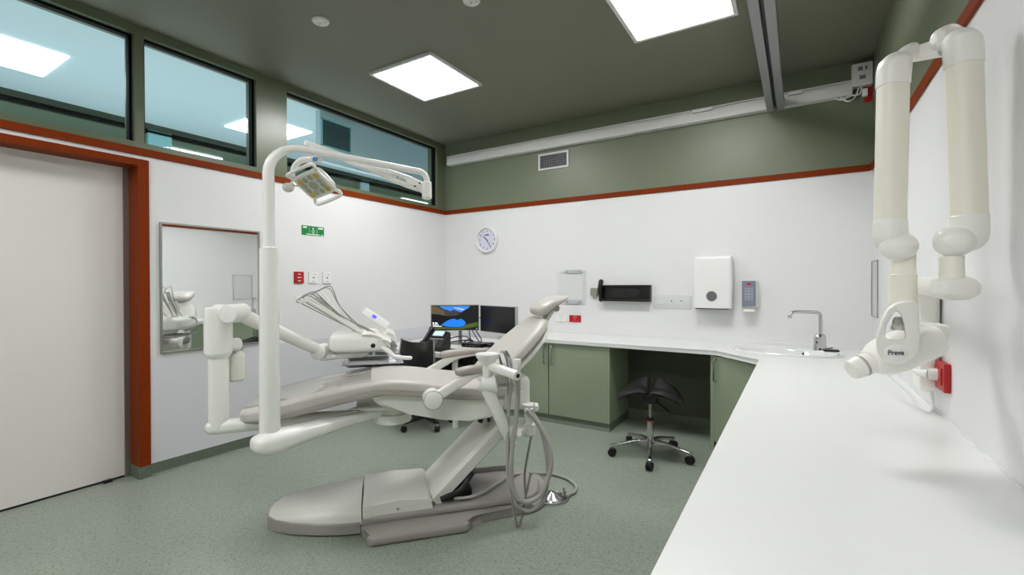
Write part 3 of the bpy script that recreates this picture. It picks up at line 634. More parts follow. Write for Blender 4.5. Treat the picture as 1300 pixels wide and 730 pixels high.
# monitors
def monitor(lb, p0, p1, z0, z1, on):
    c = (V(p0)+V(p1))/2; d = (V(p1)-V(p0)); w = d.length; ang = math.atan2(d.y, d.x); h = z1-z0
    t = thing('computer_monitor', lb, 'monitor', (c.x, c.y, 0), ang)
    b = MB(); b.bb((-w/2, 0, z0), (w/2, .035, z1), .003); b.obj('casing', mat('silver_bezel', (190, 190, 190), .35, metal=.3), t)
    b = MB(); k = .008
    if on:
        zc = (z0+z1)/2; W2, H2 = w/2-k, h/2-k
        cols = [('sky', (50, 125, 215), .55), ('rock', (58, 58, 62), .35), ('cliff', (96, 84, 60), .4), ('shadow', (10, 14, 18), .1), ('lake', (30, 120, 225), .6), ('green', (84, 98, 40), .35), ('cloud', (150, 180, 215), .6)]
        for nme, c3, s in cols: M['scr_'+nme] = emat('wallpaper_'+nme, c3, s)
        def pg(m, pts, dy): b.use('scr_'+m); b.poly([((x*2-1)*W2, -.0012-dy, zc+(1-y*2)*H2) for x, y in reversed(pts)])
        pg('shadow', [(0, 0), (1, 0), (1, 1), (0, 1)], 0)
        pg('sky', [(.16, .03), (.82, .03), (.78, .12), (.70, .20), (.62, .30), (.52, .34), (.36, .22), (.27, .16)], .0003)
        pg('cloud', [(.45, .08), (.60, .10), (.72, .16), (.66, .22), (.55, .16)], .0005)
        pg('rock', [(.28, .22), (.33, .18), (.40, .24), (.48, .17), (.55, .24), (.63, .28), (.56, .40), (.40, .44), (.28, .38)], .0006)
        pg('cliff', [(.0, .02), (.14, .06), (.26, .2), (.36, .3), (.42, .42), (.30, .42), (.14, .36), (0, .34)], .0004)
        pg('lake', [(.20, .80), (.30, .66), (.40, .57), (.48, .54), (.55, .60), (.62, .54), (.68, .60), (.73, .70), (.70, .82), (.60, .87), (.36, .86)], .0005)
        pg('green', [(.02, .90), (.22, .86), (.40, .88), (.62, .88), (.72, .78), (.98, .68), (.99, .84), (.80, .92), (.62, .97), (.3, .96), (.02, .97)], .0006)
        b.obj('screen', None, t)
        b = MB()
        for x0, y0, x1, y1 in ((.03, .68, .06, .75), (.08, .69, .13, .75), (.03, .78, .16, .81), (.03, .83, .22, .86), (.95, .93, .97, .96)): b.bb(((x0*2-1)*W2, -.003, zc+(1-y1*2)*H2), ((x1*2-1)*W2, -.0022, zc+(1-y0*2)*H2))
        b.obj('screen_text', emat('screen_white', (235, 235, 240), .8), t)
    else:
        b.bb((-w/2+k, -.002, z0+k), (w/2-k, .001, z1-k)); b.obj('screen', mat('dark_screen', (16, 16, 18), .25), t)
    return t
mA = P(546.5, 391, 4.95); mB = P(608.5, 391, 4.98)
zt = HCAM-(391.5-365)/FPX*4.95
monitor('left monitor showing a blue mountain lake wallpaper', (mA.x, mA.y, 0), (mB.x, mB.y, 0), HCAM-(424-365)/FPX*4.95, HCAM-(390.5-365)/FPX*4.95, True)
mC = P(609.5, 391, 4.98); mD = P(654.5, 391, 4.55)
monitor('right monitor with a blank black screen, turned towards the chair', (mC.x, mC.y, 0), (mD.x, mD.y, 0), HCAM-(426-365)/FPX*4.85, HCAM-(391.5-365)/FPX*4.85, False)
sb = P(580, 438, 5.04)
t = thing('monitor_stand', 'slim silver double monitor stand on the desk', 'monitor stand', (sb.x, sb.y+.06, DZ))
b = MB(); b.box((0, 0, .006), (.24, .18, .012), .004); b.obj('base_plate', 'alu', t)
b = MB(); b.tube([(0, 0, .01), (0, .0, .30)], .02, 12); b.obj('post', 'alu', t)
b = MB(); b.tube([(0, 0, .18), (-.05, -.015, .24)], .012, 8); b.tube([(0, 0, .18), (.05, -.015, .24)], .012, 8); b.split('brace', 'dark', t)
b = MB(); b.tube([(-.12, .05, .29), (.0, .05, .29), (.30, .05, .29)], .012, 10, 3); b.obj('cross_arm', 'alu', t)
cb = P(590, 436, 5.0)
t = thing('monitor_cables', 'tangle of blue and black cables below the monitors', 'cable', (cb.x, cb.y, DZ))
for k, (pts, m) in enumerate((([(-.25, -.05, .01), (-.16, .0, .07), (0, .03, .085), (.12, .0, .02), (.2, -.03, .01)], 'blue'), ([(-.22, .02, .01), (-.1, -.02, .035), (.05, 0, .05), (.2, .02, .01)], 'dark'), ([(.06, .0, .16), (.10, -.02, .06), (.18, .0, .015)], 'dark'), ([(.10, .0, .16), (.16, .0, .08), (.20, .03, .015)], 'blue'), ([(.15, .0, .16), (.22, .0, .07), (.21, -.03, .01)], 'dark'), ([(-.05, .05, .02), (.05, .02, .06), (.15, .0, .03)], 'dark'))):
    b = MB(); b.tube(pts, .006, 8, 6); b.obj('cable', M['darkmark'] if m == 'dark' else mat('navy_cable', (50, 70, 110), .5), t)
# desk phone
p = P(552, 443, 4.72)
t = thing('desk_phone', 'black desk phone with lit blue display at the left of the desk', 'phone', (p.x, p.y, DZ), math.radians(10))
r = Matrix.Rotation(math.radians(40), 3, 'X')
b = MB(); b.prism([(-.11, -.12, .0), (-.11, .10, .0), (-.11, .10, .15), (-.11, .07, .17), (-.11, -.12, .03)], (.24, 0, 0), .006); b.obj('body', 'dark', t)
sl = V((0, .19, .14)).normalized(); nl = V((0, -sl.z, sl.y)); o0 = V((0, -.12, .03))
def onp(x, s, k=.001): return V((x, 0, 0))+o0+sl*s+nl*k
b = MB(); b.box(onp(.04, .175, .008), (.15, .095, .022), .004, Matrix.Rotation(math.atan2(sl.z, sl.y), 3, 'X')); s_ = b.obj('screen_hood', 'dark', t)
b = MB(); b.box(onp(.04, .18, .02), (.115, .065, .003), 0, Matrix.Rotation(math.atan2(sl.z, sl.y), 3, 'X')); b.obj('display', 'phonelcd', s_)
b = MB()
b.box(onp(.04, .115, .004), (.15, .018, .008), .002, Matrix.Rotation(math.atan2(sl.z, sl.y), 3, 'X')); b.obj('silver_band', 'alu', t)
b = MB()
for i in range(3):
    for j in range(4): b.box(onp(.0+i*.028, .02+j*.022, .003), (.02, .014, .006), .001, Matrix.Rotation(math.atan2(sl.z, sl.y), 3, 'X'))
b.obj('keypad', 'greymark', t)
b = MB(); b.tube([(-.085, -.10, .06), (-.085, -.06, .085), (-.085, .04, .165), (-.085, .08, .185)], [.03, .018, .018, .032], 12, 4, 1); b.obj('handset', 'black', t)
p = P(572, 451, 4.5)
b = MB(); b.box((p.x, p.y, DZ+.008), (.46, .15, .016), .004); t = b.obj('keyboard', 'black'); tag(t, 'black keyboard lying on the white desk in front of the monitors', 'keyboard')
b = MB()
for j in range(5):
    for i in range(17): b.box((p.x-.21+i*.0262, p.y-.055+j*.027, DZ+.018), (.021, .02, .006))
b.obj('keys', 'dark', t)
p = P(605, 441, 4.85)
t = thing('mini_computer', 'flat black computer box on the desk below the monitors', 'computer', (p.x, p.y, DZ))
b = MB(); b.box((0, 0, .022), (.24, .20, .04), .004); b.obj('case', 'black', t)
b = MB(); b.ell((-.06, -.101, .02), (.006, .003, .006)); b.bb((-.02, -.102, .017), (.0, -.1, .023)); b.bb((.02, -.102, .017), (.05, -.1, .023)); b.split('front_port', 'greymark', t)
b = MB(); b.ell((p.x+.17, p.y+.02, DZ+.028), (.036, .055, .028)); o = b.obj('computer_mouse', 'black'); tag(o, 'black mouse right of the flat computer box', 'mouse')
b = MB()
for k in range(7):
    x = -3.4+.07*k
    b.tube([(x, 4.25, .50), (x+.05, 4.15, .42+.05*math.sin(k*2)), (x+.16, 4.2, .36), (x+.3, 4.25, .46+.05*math.cos(k))], .008, 6, 5)
b.split('cable', 'black', thing('under_desk_cables', 'black cables hanging under the white desk', 'cable', (0, 0, 0)))
# office chair
cc = V((-3.05, 3.34, 0))
t = thing('office_chair', 'black office chair with thin curved backrest standing at the desk', 'chair', cc, math.radians(20))
for k in range(5):
    a = math.radians(30+72*k); d = V((math.cos(a), math.sin(a), 0)); w = V((-d.y, d.x, 0))
    b = MB(); b.loft([(V((0, 0, .09))+d*.02, w, V((0, 0, 1)), .025, .022), (V((0, 0, .08))+d*.26, w, V((0, 0, 1)), .016, .012)], 14, 3); b.obj('leg', 'dark', t); wheel(t, d.x*.26, d.y*.26, a+.8, .028, .04)
b = MB(); b.cyl((0, 0, .08), (0, 0, .44), .022); b.obj('column', 'dark', t)
b = MB(); b.loft([(V((0, y, .47)), (1, 0, 0), (0, 0, 1), w, h) for y, w, h in ((-.22, .12, .01), (-.20, .19, .026), (0, .22, .032), (.18, .21, .028), (.22, .15, .012))], 28, 3.5, 3); b.obj('seat', 'black', t)
bc = L(P(527, 448, 4.12)); 
bw = P(527, 448, 4.12)-cc; rot = Matrix.Rotation(-math.radians(20), 3, 'Z'); bl = rot @ bw
b = MB(); rs = []
for i in range(9):
    z = .50+.335*i/8; half = .150+.012*math.sin(i/8*math.pi)
    row = []
    for j in range(13):
        x = -1+2*j/12; row.append(V((bl.x+x*half, bl.y+.045*(1-x*x)*-1+.03+.03*((i-4)/4)**2, z+(.02*x*x if i == 8 else 0))))
    rs.append([p+V((0, .006, 0)) for p in row]+[p-V((0, .006, 0)) for p in reversed(row)])
b.rings(rs); bk = b.obj('backrest', 'black', t, 60)
for s in (-1, 1):
    b = MB(); b.tube([(bl.x+s*.155, bl.y+.05, .48), (bl.x+s*.166, bl.y+.03, .66), (bl.x+s*.154, bl.y+.055, .86)], .008, 10, 6, 1); b.obj('edge_tube', 'alu', bk)
b = MB(); b.tube([(0, -.1, .44), (bl.x*.6, bl.y*.7, .43), (bl.x, bl.y-.0, .52)], [.02, .018, .015], 10, 5); b.obj('back_support', 'dark', t)

# ------------------------------------------------------------------ dental chair (frame: x along the chair to the head, y away from camera)
T = thing('dental_chair', 'cream reclined dental patient chair on a low grey sloping base', 'dental chair', CH, TH)
Y3 = V((0, 1, 0))
def pad(prof, n=36, ex=3.2, sm=5):
    # prof: (t, ztop, zbot, halfwidth, ycentre)
    st = []
    for i, (x, zt, zb, hw, yc) in enumerate(prof):
        a = prof[max(i-1, 0)]; c = prof[min(i+1, len(prof)-1)]
        d = V((c[0]-a[0], 0, (c[1]+c[2]-a[1]-a[2])/2)).normalized(); nz = V((-d.z, 0, d.x))
        st.append((V((x, yc, (zt+zb)/2)), Y3, nz, hw, (zt-zb)/2*max(.3, nz.z)))
    return st
b = MB(); b.loft(pad([(-1.185, .690, .672, .13, 0), (-1.175, .705, .655, .19, 0), (-1.14, .722, .645, .235, 0), (-1.05, .742, .652, .255, 0), (-.85, .785, .70, .262, 0), (-.68, .812, .735, .262, 0), (-.532, .832, .768, .262, 0)]), 40, 4.5, 5)
leg = b.obj('leg_rest', 'uph', T, 60, label='leg rest upholstery')
b = MB(); rs = []
for x, z, hw in ((-1.155, .7275, .21), (-1.05, .7455, .235), (-.85, .789, .245), (-.68, .8165, .245), (-.54, .836, .243)):
    rs.append([V((x, hw*k/10, z+.002+.002*math.sin(x*40+k*1.3)*(1-abs(k)/10)-.004*(abs(k)/10)**8)) for k in range(-10, 11)]+[V((x, hw*k/10, z+.0005-.004*(abs(k)/10)**8)) for k in range(10, -11, -1)])
b.rings(rs); b.obj('foot_cover', 'vinylclear', leg, 60, label='clear glossy vinyl foot cover')
b = MB(); b.loft(pad([(-.535, .832, .765, .262, 0), (-.46, .84, .765, .268, 0), (-.38, .838, .76, .272, 0), (-.25, .820, .745, .272, 0), (-.10, .795, .725, .268, 0), (.06, .775, .70, .262, 0), (.20, .768, .695, .255, 0), (.27, .765, .71, .22, 0)]), 40, 4.5, 5)
b.obj('seat', 'uph', T, 60)
# piping band below upholstery
b = MB(); b.loft(pad([(-1.15, .675, .648, .215, 0), (-1.05, .69, .640, .245, 0), (-.85, .732, .682, .256, 0), (-.535, .79, .742, .262, 0), (-.38, .79, .738, .266, 0), (-.1, .75, .70, .262, 0), (.1, .725, .68, .256, 0), (.2, .72, .68, .25, 0)]), 36, 5, 4)
b.obj('upholstery_band', 'uph2', T, 60)
# backrest
bd = V((.415, 0, .345)).normalized(); bn = V((-bd.z, 0, bd.x))
def bst(s, hw, th, off=0, hollow=0): c = V((.115, 0, .775))+bd*s+bn*off; return (c, Y3, bn, hw, th)
b = MB(); b.loft([bst(-.03, .17, .02), bst(-.01, .22, .032), bst(.06, .252, .038), bst(.16, .262, .040, .005), bst(.28, .256, .040, .008), bst(.40, .225, .036, .012), bst(.475, .18, .032, .016), bst(.515, .145, .024, .02), bst(.53, .11, .012, .022)], 40, 4, 5)
bk = b.obj('backrest', 'uph', T, 60)
for s in ():
    b = MB(); pts = [V((.115, 0, .775))+bd*q+bn*(.040+o)+Y3*(s*w) for q, w, o in ((.03, .205, 0), (.16, .232, .008), (.28, .228, .012), (.40, .198, .012), (.475, .158, .012), (.505, .10, .012))]
    b.tube(pts, [.012, .022, .024, .022, .018, .008], 12, 6, 1); b.obj('side_bolster', 'uph', bk, 60)
b = MB(); b.loft([bst(.02, .20, .02, -.045), bst(.12, .235, .026, -.05), bst(.28, .225, .024, -.05), bst(.42, .18, .02, -.045), bst(.50, .12, .015, -.035)], 32, 4, 4); b.obj('backrest_shell', 'enamel2', T, 60, label='white shell behind the backrest')
# headrest
h0 = V((.475, 0, 1.155)); h1 = V((.675, 0, 1.262)); hd = (h1-h0).normalized(); hn = V((-hd.z, 0, hd.x)); hl = (h1-h0).length
def hst(k, hw, th, off=0): return (h0+hd*(hl*k)+hn*off, Y3, hn, hw, th)
b = MB(); b.loft([hst(-.02, .07, .012, .014), hst(.04, .105, .030, .014), hst(.2, .130, .040, .016), hst(.5, .135, .034, .022), hst(.75, .125, .024, .018), hst(.93, .10, .016, .01), hst(1.02, .06, .006, .004)], 36, 2.8, 5)
b.obj('headrest', 'uph', T, 60)
b = MB(); b.loft([(V((.50, 0, 1.06)), Y3, V((.75, 0, -.66)), .05, .018), (V((.545, 0, 1.13)), Y3, V((.8, 0, -.6)), .042, .014), (V((.60, 0, 1.20)), Y3, V((.85, 0, -.5)), .038, .012)], 16, 5); hb = b.obj('headrest_stem', 'base', T)
b = MB(); b.cyl((.60, -.055, 1.195), (.60, .055, 1.195), .02); b.obj('pivot', 'base2', hb)
# seat shell underneath
SH = [(-.545, .762), (-.525, .715), (-.49, .690), (-.34, .638), (-.16, .592), (0, .572), (.11, .572), (.175, .60), (.21, .65), (.225, .715), (.0, .72), (-.35, .755)]
b = MB(); b.prism([(x, -.225, z) for x, z in SH], (0, .45, 0), .022, 4); b.obj('seat_shell', 'enamel2', T, 40)
b = MB(); b.bb((.20, -.20, .60), (.38, .20, .80), .035); b.bb((.24, -.215, .66), (.33, -.19, .72), .01); b.obj('rear_housing', 'enamel2', T, 40)
b = MB(); b.cyl((-.42, 0, .60), (-.42, 0, .70), .085, .10, 32); b.cyl((-.42, 0, .55), (-.42, 0, .60), .11, .11, 32); b.loft([(V((-.62, 0, .655)), Y3, V((0, 0, 1)), .09, .012), (V((-.58, 0, .655)), Y3, V((0, 0, 1)), .13, .02), (V((-.36, 0, .655)), Y3, V((0, 0, 1)), .15, .022)], 28, 3); b.obj('arm_swivel', 'enamel2', T, 40)
# armrests
for s, z0, rise in ((-1, .732, 0), (1, .745, 0)):
    y = s*.325
    b = MB(); b.loft([(V((-.235, y+s*.0, .725)), V((.45, 0, -.9)), Y3, .020, .022), (V((-.19, y, .755)), V((.5, 0, -.86)), Y3, .026, .022), (V((-.06, y, .825)), V((.5, 0, -.86)), Y3, .026, .022), (V((.02, y, .862)), V((.3, 0, -.95)), Y3, .020, .022), (V((.16, y, .872)), V((0, 0, -1)), Y3, .013, .022)], 18, 4, 3); a = b.obj('armrest_link', 'enamel2', T, 50)
    b = MB(); b.cyl((-.22, y-s*.10, .733), (-.22, y+s*.022, .733), .052, .052, 32); b.lathe([(.046, .0), (.046, .006), (.04, .009), (0, .010)], (-.22, y+s*.022, .733), (0, s, 0), 32); b.obj('pivot_cap', 'enamel', a)
    b = MB(); b.tube([V((-.22, y+s*.0195, .733))+V((math.cos(k*math.pi/16), 0, math.sin(k*math.pi/16)))*.050 for k in range(33)], .0035, 6); b.obj('pivot_ring', 'hose', a)
    b = MB(); b.loft([(V((-.10, y, .872)), Y3, V((0, 0, 1)), .018, .010), (V((-.085, y, .874)), Y3, V((0, 0, 1)), .034, .020), (V((-.02, y, .880)), Y3, V((0, 0, 1)), .040, .025), (V((.10, y, .890)), Y3, V((0, 0, 1)), .038, .021), (V((.19, y, .890)), Y3, V((0, 0, 1)), .032, .018), (V((.22, y, .890)), Y3, V((0, 0, 1)), .016, .009)], 24, 2.8, 4); b.obj('armrest_pad', 'uph2', T, 60)
# base
NC = .03
b = MB().use('base2')
b.prism([(-.60, -.215, 0), (-.565, -.225, 0), (-.562, -.335, 0), (-.545, -.352, 0), (-.05, -.352, 0), (-.022, -.335, 0), (-.012, -.27, 0), (.05, -.25, 0), (.38, -.25, 0), (.46, -.20, 0), (.56, .0, 0), (.56, .17, 0), (.46, .27, 0), (-.60, .27, 0)], (0, 0, .052), .018, 3)
b.obj('base_plate', None, T, 40)
b = MB(); b.prism([(-.55, -.215, .05), (.36, -.215, .05), (.44, -.16, .05), (.50, 0, .05), (.42, .24, .05), (-.55, .24, .05)], (0, 0, .045), .018, 3); b.bb((.02, .19, .09), (.36, .215, .13), .008); b.obj('base_pan', 'base2', T, 40)
def nose(k, z, zb, grow=0):
    st = []
    return st
ns = [(-1.10, .03, .065), (-1.085, .085, .078), (-1.04, .135, .094), (-.95, .18, .115), (-.82, .212, .138), (-.70, .226, .150), (-.592, .232, .157)]
b = MB(); rs = []
for x, hw, zt in ns:
    yc = .10+(NC-.10)*min(1, (x+1.10)/.45); n = 24; r = []
    for k in range(n+1):
        a = math.pi*k/n; ca = math.cos(a); sa = math.sin(a)
        r.append(V((x, yc+hw*math.copysign(abs(ca)**.55, ca), .055+(zt-.055)*abs(sa)**.6)))
    rs.append(r)
b.rings(rs); b.obj('foot_end_cover', 'base', T, 45)
b = MB(); rs = []
for x, hw, zt in ns:
    hw += .008; yc = .10+(NC-.10)*min(1, (x+1.10)/.45); rs.append([V((x-.006, yc+hw*c, z)) for c, z in ((-.93, .0), (-1, .012), (-1, .062), (-.97, .068), (.97, .068), (1, .062), (1, .012), (.93, 0))])
b.rings(rs); b.obj('foot_end_skirt', 'base2', T, 45)
b = MB(); b.prism([(-.586, 0, .065), (-.586, 0, .158), (-.40, 0, .162), (-.225, 0, .158), (-.205, 0, .135), (-.215, 0, .08), (-.215, 0, .065)], (0, .44, 0), .014, 3)
o = b.obj('centre_cover', 'base', T, 40); o.location = (0, -.205, 0)
b = MB(); b.prism([(-.592, -.212, .05), (-.215, -.212, .05), (-.215, .245, .05), (-.592, .245, .05)], (0, 0, .035), .008); b.ell((-.40, -.2065, .115), (.008, .004, .008)); b.obj('centre_skirt', 'base2', T, 40)
# sloping lift cover
s0 = V((-.222, 0, .135)); s1 = V((.185, 0, .520)); sd = (s1-s0).normalized(); sn = V((-sd.z, 0, sd.x)); sl_ = (s1-s0).length
b = MB(); hw = .185
sec = [(-hw, -.075), (-hw-.004, -.02), (-hw+.02, .0), (hw-.02, .0), (hw+.004, -.02), (hw, -.075), (hw-.012, -.075), (hw-.012, -.022), (-hw+.012, -.022), (-hw+.012, -.075)]
rs = []
for k, g in ((0, 0), (.5, 0), (1, 0)): rs.append([s0+sd*(sl_*k)+Y3*(NC-.01+y)+sn*z for y, z in sec])
b.rings(rs); b.obj('lift_cover', 'base', T, 30)
b = MB(); b.box(s0+sd*(sl_*.56)+Y3*NC-sn*.085, (sl_*.98, .28, .04), .008, Matrix.Rotation(-math.atan2(sd.z, sd.x), 3, 'Y')); b.box(s0+sd*(sl_*.12)+Y3*NC-sn*.10+V((.05, 0, -.02)), (.22, .22, .05), .008, Matrix.Rotation(-math.atan2(sd.z, sd.x), 3, 'Y')); lm = b.obj('lift_arm', 'base2', T)
b = MB(); b.box((-.08, NC, .125), (.22, .34, .05), .01); b.tube([(-.16, -.17, .12), (-.05, -.175, .16), (.03, -.14, .24)], .016, 10, 4); b.obj('lift_linkage', 'dark', T)
b = MB()
for y in (-.03, .06): b.prism([(.09, y, .50), (.125, y, .58), (.155, y, .58), (.17, y, .49), (.155, y, .49), (.14, y, .55), (.115, y, .49)], (0, .035, 0), .004)
b.split('lift_pivot_bracket', 'dark', T)

# ------------------------------------------------------------------ operating light on its pole
A0 = P(347, 560, 2.23); piv = CH+Ev*(-.45)
T2 = thing('operating_light', 'white multi-lens dental lamp on a tall curved pole beside the chair', 'lamp', (A0.x, A0.y, 0))
def W2(p): return V(p)-V((A0.x, A0.y, 0))
def Q(u, v, d): return W2(P(u, v, d))
Zp = V((0, 0, 1))
pa = W2(V((piv.x, piv.y, .615))); pe = W2(V((A0.x, A0.y, .60)))
dx = (pe-pa); dx.z = 0; dl = dx.length; dx.normalize(); wx = Zp.cross(dx)
b = MB(); b.loft([(pa-dx*.02, wx, Zp, .03, .012), (pa, wx, Zp, .05, .024), (pa+dx*(dl*.35), wx, Zp, .050, .030), (pa+dx*(dl*.7)-Zp*.008, wx, Zp, .056, .042), (pa+dx*(dl*.95)-Zp*.018, wx, Zp, .066, .055), (pa+dx*(dl+.045)-Zp*.018, wx, Zp, .064, .052), (pa+dx*(dl+.085)-Zp*.014, wx, Zp, .045, .036), (pa+dx*(dl+.098)-Zp*.012, wx, Zp, .02, .016)], 32, 2.6, 4)
b.obj('support_arm', 'enamel', T2, 60)
px = P(342, 440, 2.23); pxy = W2(V((px.x, px.y, 0)))
zsl = HCAM+(365-317)/FPX*2.23
b = MB(); b.lathe([(.0, .60), (.046, .60), (.0465, .9), (.043, zsl-.35), (.042, zsl-.012), (.038, zsl-.002), (.028, zsl), (0, zsl)], pxy, (0, 0, 1), 36); b.obj('pole_sleeve', 'enamel', T2, 40)
zb_ = HCAM+(365-218)/FPX*2.23
end = Q(546, 217, 2.60); p0 = V((pxy.x, pxy.y, 0))
st = p0+Zp*zb_; topz = end.z
hv = end-st; hv.z = 0; hl_ = hv.length; hv.normalize()
pts = [p0+Zp*(zsl-.02), p0+Zp*(zb_-.12)]
rs_ = [.0265]*2; Rb = .135; zc_ = topz+.035
for k in range(9):
    a = math.pi/2*k/8; pts.append(p0+Zp*(zc_-Rb)+hv*(Rb*(1-math.cos(a)))+Zp*(Rb*math.sin(a))); rs_.append(.0265-.001*k)
pts += [p0+hv*(hl_*.5)+Zp*(zc_-.020), p0+hv*(hl_*.92)+Zp*(zc_-.045)]; rs_ += [.0185, .0165]
ze = zc_-.045
for k in range(1, 7):
    a = math.pi/2*k/6; pts.append(p0+hv*(hl_*.92+.045*math.sin(a))+Zp*(ze-.045*(1-math.cos(a)))); rs_.append(.0165)
pts.append(pts[-1]-Zp*.05); rs_.append(.0168)
b = MB(); b.tube(pts, rs_, 24); b.obj('curved_pole', 'enamel', T2, 50)
tip = pts[-1]
b = MB(); b.lathe([(.018, .045), (.026, .04), (.0275, .0), (.0275, -.05), (.018, -.056), (0, -.056)], tip, (0, 0, 1), 28); b.obj('swivel_collar', 'enamel', T2, 40)
sa0 = Q(531, 236, 2.63); sa1 = Q(391, 183, 2.42); ad = (sa1-sa0).normalized(); au = ad.cross(wx if 0 else (Fv)).normalized(); aw = ad.cross(au)
b = MB(); b.tube([tip-Zp*.015, sa0], .022, 14); b.obj('arm_knuckle', 'enamel', T2)
b = MB(); b.loft([(sa0-ad*.035, au, aw, .018, .014), (sa0-ad*.028, au, aw, .028, .024), (sa0+ad*.06, au, aw, .034, .026), (sa0+ad*.12, au, aw, .032, .025), (sa0+(sa1-sa0)*.55, au, aw, .022, .020), (sa1-ad*.04, au, aw, .017, .018), (sa1+ad*.01, au, aw, .016, .016), (sa1+ad*.02, au, aw, .008, .008)], 22, 4, 3); sarm = b.obj('spring_arm', 'enamel', T2, 50)
# maker's lettering on the spring arm
tp = sa0+ad*.10-aw*(.0262 if (aw.dot(Fv) > 0) else -.0262)
nrm = -aw if aw.dot(Fv) > 0 else aw
text('lettering', 'A-dec', .026, frame(tp+nrm*.0005, -ad, nrm.cross(-ad), nrm), 'greymark', sarm)
b = MB()
for k, s in ((.02, .012), (.0, -.014)): b.lathe([(.0055, 0), (.0055, .002), (0, .003)], sa0+ad*k+nrm*.0255+au*s, nrm, 10)
b.lathe([(.009, -.01), (.009, .004), (0, .005)], sa0-ad*.03+au*.004+nrm*.01, nrm, 12); b.split('screw', 'darkmark', sarm)
# link down to head
hk = Q(404, 203, 2.27)
b = MB(); b.tube([sa1-ad*.01+au*0, Q(399, 194, 2.40), Q(404, 201, 2.37)], [.011, .012, .014], 12, 4, 1); b.tube([Q(405, 203, 2.36), Q(392, 202, 2.37), Q(380, 205, 2.39), Q(372, 215, 2.41), Q(372, 228, 2.42)], [.016, .018, .016, .013, .012], 14, 5, 1); b.obj('head_yoke', 'enamel', T2, 50)
b = MB(); b.lathe([(.012, 0), (.012, .004), (0, .005)], Q(400, 202.5, 2.342), -Fv, 16); b.obj('blue_button', 'blue', T2)
cA, cB, cC, cD = Q(368, 228, 2.40), Q(400, 215, 2.31), Q(429, 241, 2.40), Q(399, 255, 2.49)
cen = (cA+cB+cC+cD)/4; ux = (cB-cA+cC-cD).normalized(); uy = (cD-cA+cC-cB); uy = (uy-ux*uy.dot(ux)).normalized(); un = ux.cross(uy)
if un.dot(Fv) > 0: un = -un
hx_ = ((cB-cA).length+(cC-cD).length)/4; hy_ = ((cD-cA).length+(cC-cB).length)/4
b = MB(); b.loft([(cen-un*.045, ux, uy, hx_*.75, hy_*.75), (cen-un*.040, ux, uy, hx_*.88, hy_*.88), (cen-un*.015, ux, uy, hx_, hy_), (cen-un*.002, ux, uy, hx_, hy_), (cen, ux, uy, hx_*.96, hy_*.96)], 40, 6); hd_ = b.obj('lamp_head', 'enamel', T2, 40)
b = MB(); b.loft([(cen+un*.0, ux, uy, hx_*.86, hy_*.84), (cen+un*.002, ux, uy, hx_*.85, hy_*.83)], 40, 8); b.obj('face_plate', mat('pale_grey_faceplate', (206, 206, 198), .3), hd_)
for gx_, gy_, m, r in ((-.62, -.62, 'gold', .014), (.70, -.62, 'gold', .014), (-.68, .66, 'gold', .014), (.66, .66, 'gold', .014), (-.22, -.62, 'lens', .0135), (.24, -.66, 'lens', .0135), (-.62, -.22, 'lens', .0135), (.62, -.18, 'lens', .0135), (-.66, .22, 'lens', .0135), (-.30, .58, 'lens', .0135), (.18, .62, 'lens', .0135), (.60, .24, 'lens', .0135)):
    b = MB(); b.lathe([(r*1.1, .0015), (r*1.1, .004), (r*.8, .005), (0, .006)], cen+ux*(gx_*hx_*.92)+uy*(gy_*hy_*.9), un, 16); b.obj('lens', m, hd_)
b = MB(); b.lathe([(.026, .0015), (.026, .004), (.016, .0045), (.015, .003), (0, .003)], cen, un, 24); b.obj('centre_sensor', 'lens', hd_)
for sgn in (-1, 1):
    e0 = cen+uy*(sgn*hy_*.95); 
    b = MB(); b.tube([e0-ux*hx_*.85-un*.01, e0-ux*hx_*1.0+uy*sgn*.018-un*.005, e0-ux*hx_*.8+uy*sgn*.034, e0+ux*hx_*.8+uy*sgn*.034, e0+ux*hx_*1.0+uy*sgn*.018-un*.005, e0+ux*hx_*.85-un*.01], .0095, 12, 5, 1); b.obj('handle', 'enamel', hd_, 60)
b = MB(); b.ell(Q(366, 238, 2.44), (.03, .03, .025)); b.tube([Q(366, 238, 2.44), Q(374, 232, 2.43)], .014, 12); b.obj('tilt_joint', 'base', T2)

# ------------------------------------------------------------------ delivery unit
P0 = P(278, 540, 2.46)
T3 = thing('delivery_unit', 'white dentist instrument unit on jointed arm left of the chair', 'dental unit', (P0.x, P0.y, 0))
def D(u, v, d): return P(u, v, d)-V((P0.x, P0.y, 0))
def DL(t, n, z): return CH+Ev*t+Nv*n+V((0, 0, z))-V((P0.x, P0.y, 0))
pp = DL(-.47, .0, .60); pe = V((0, 0, .60)); dx = (pe-pp); dl = dx.length; dx.normalize(); wx = Zp.cross(dx)
b = MB(); b.loft([(pp, wx, Zp, .04, .022), (pp+dx*.05, wx, Zp, .045, .030), (pp+dx*(dl*.9), wx, Zp, .047, .037), (pp+dx*(dl+.0), wx, Zp, .05, .038), (pp+dx*(dl+.04), wx, Zp, .045, .034), (pp+dx*(dl+.062), wx, Zp, .02, .016)], 28, 2.6, 3); b.obj('base_arm', 'enamel', T3, 60)
b = MB(); b.lathe([(0, .60), (.050, .60), (.049, .98), (.047, 1.0), (0, 1.0)], (0, 0, 0), (0, 0, 1), 36); b.obj('lower_post', 'enamel', T3, 40)
b = MB(); b.lathe([(.0, .955), (.045, .955), (.062, .985), (.0665, 1.0), (.0665, 1.192), (.0655, 1.194), (.0665, 1.196), (.066, 1.222), (.060, 1.232), (.05, 1.235), (0, 1.235)], (0, 0, 0), (0, 0, 1), 36); b.obj('upper_post', 'enamel', T3, 40)
kd = D(297, 398, 2.40)
jt = D(408, 446, 2.95)
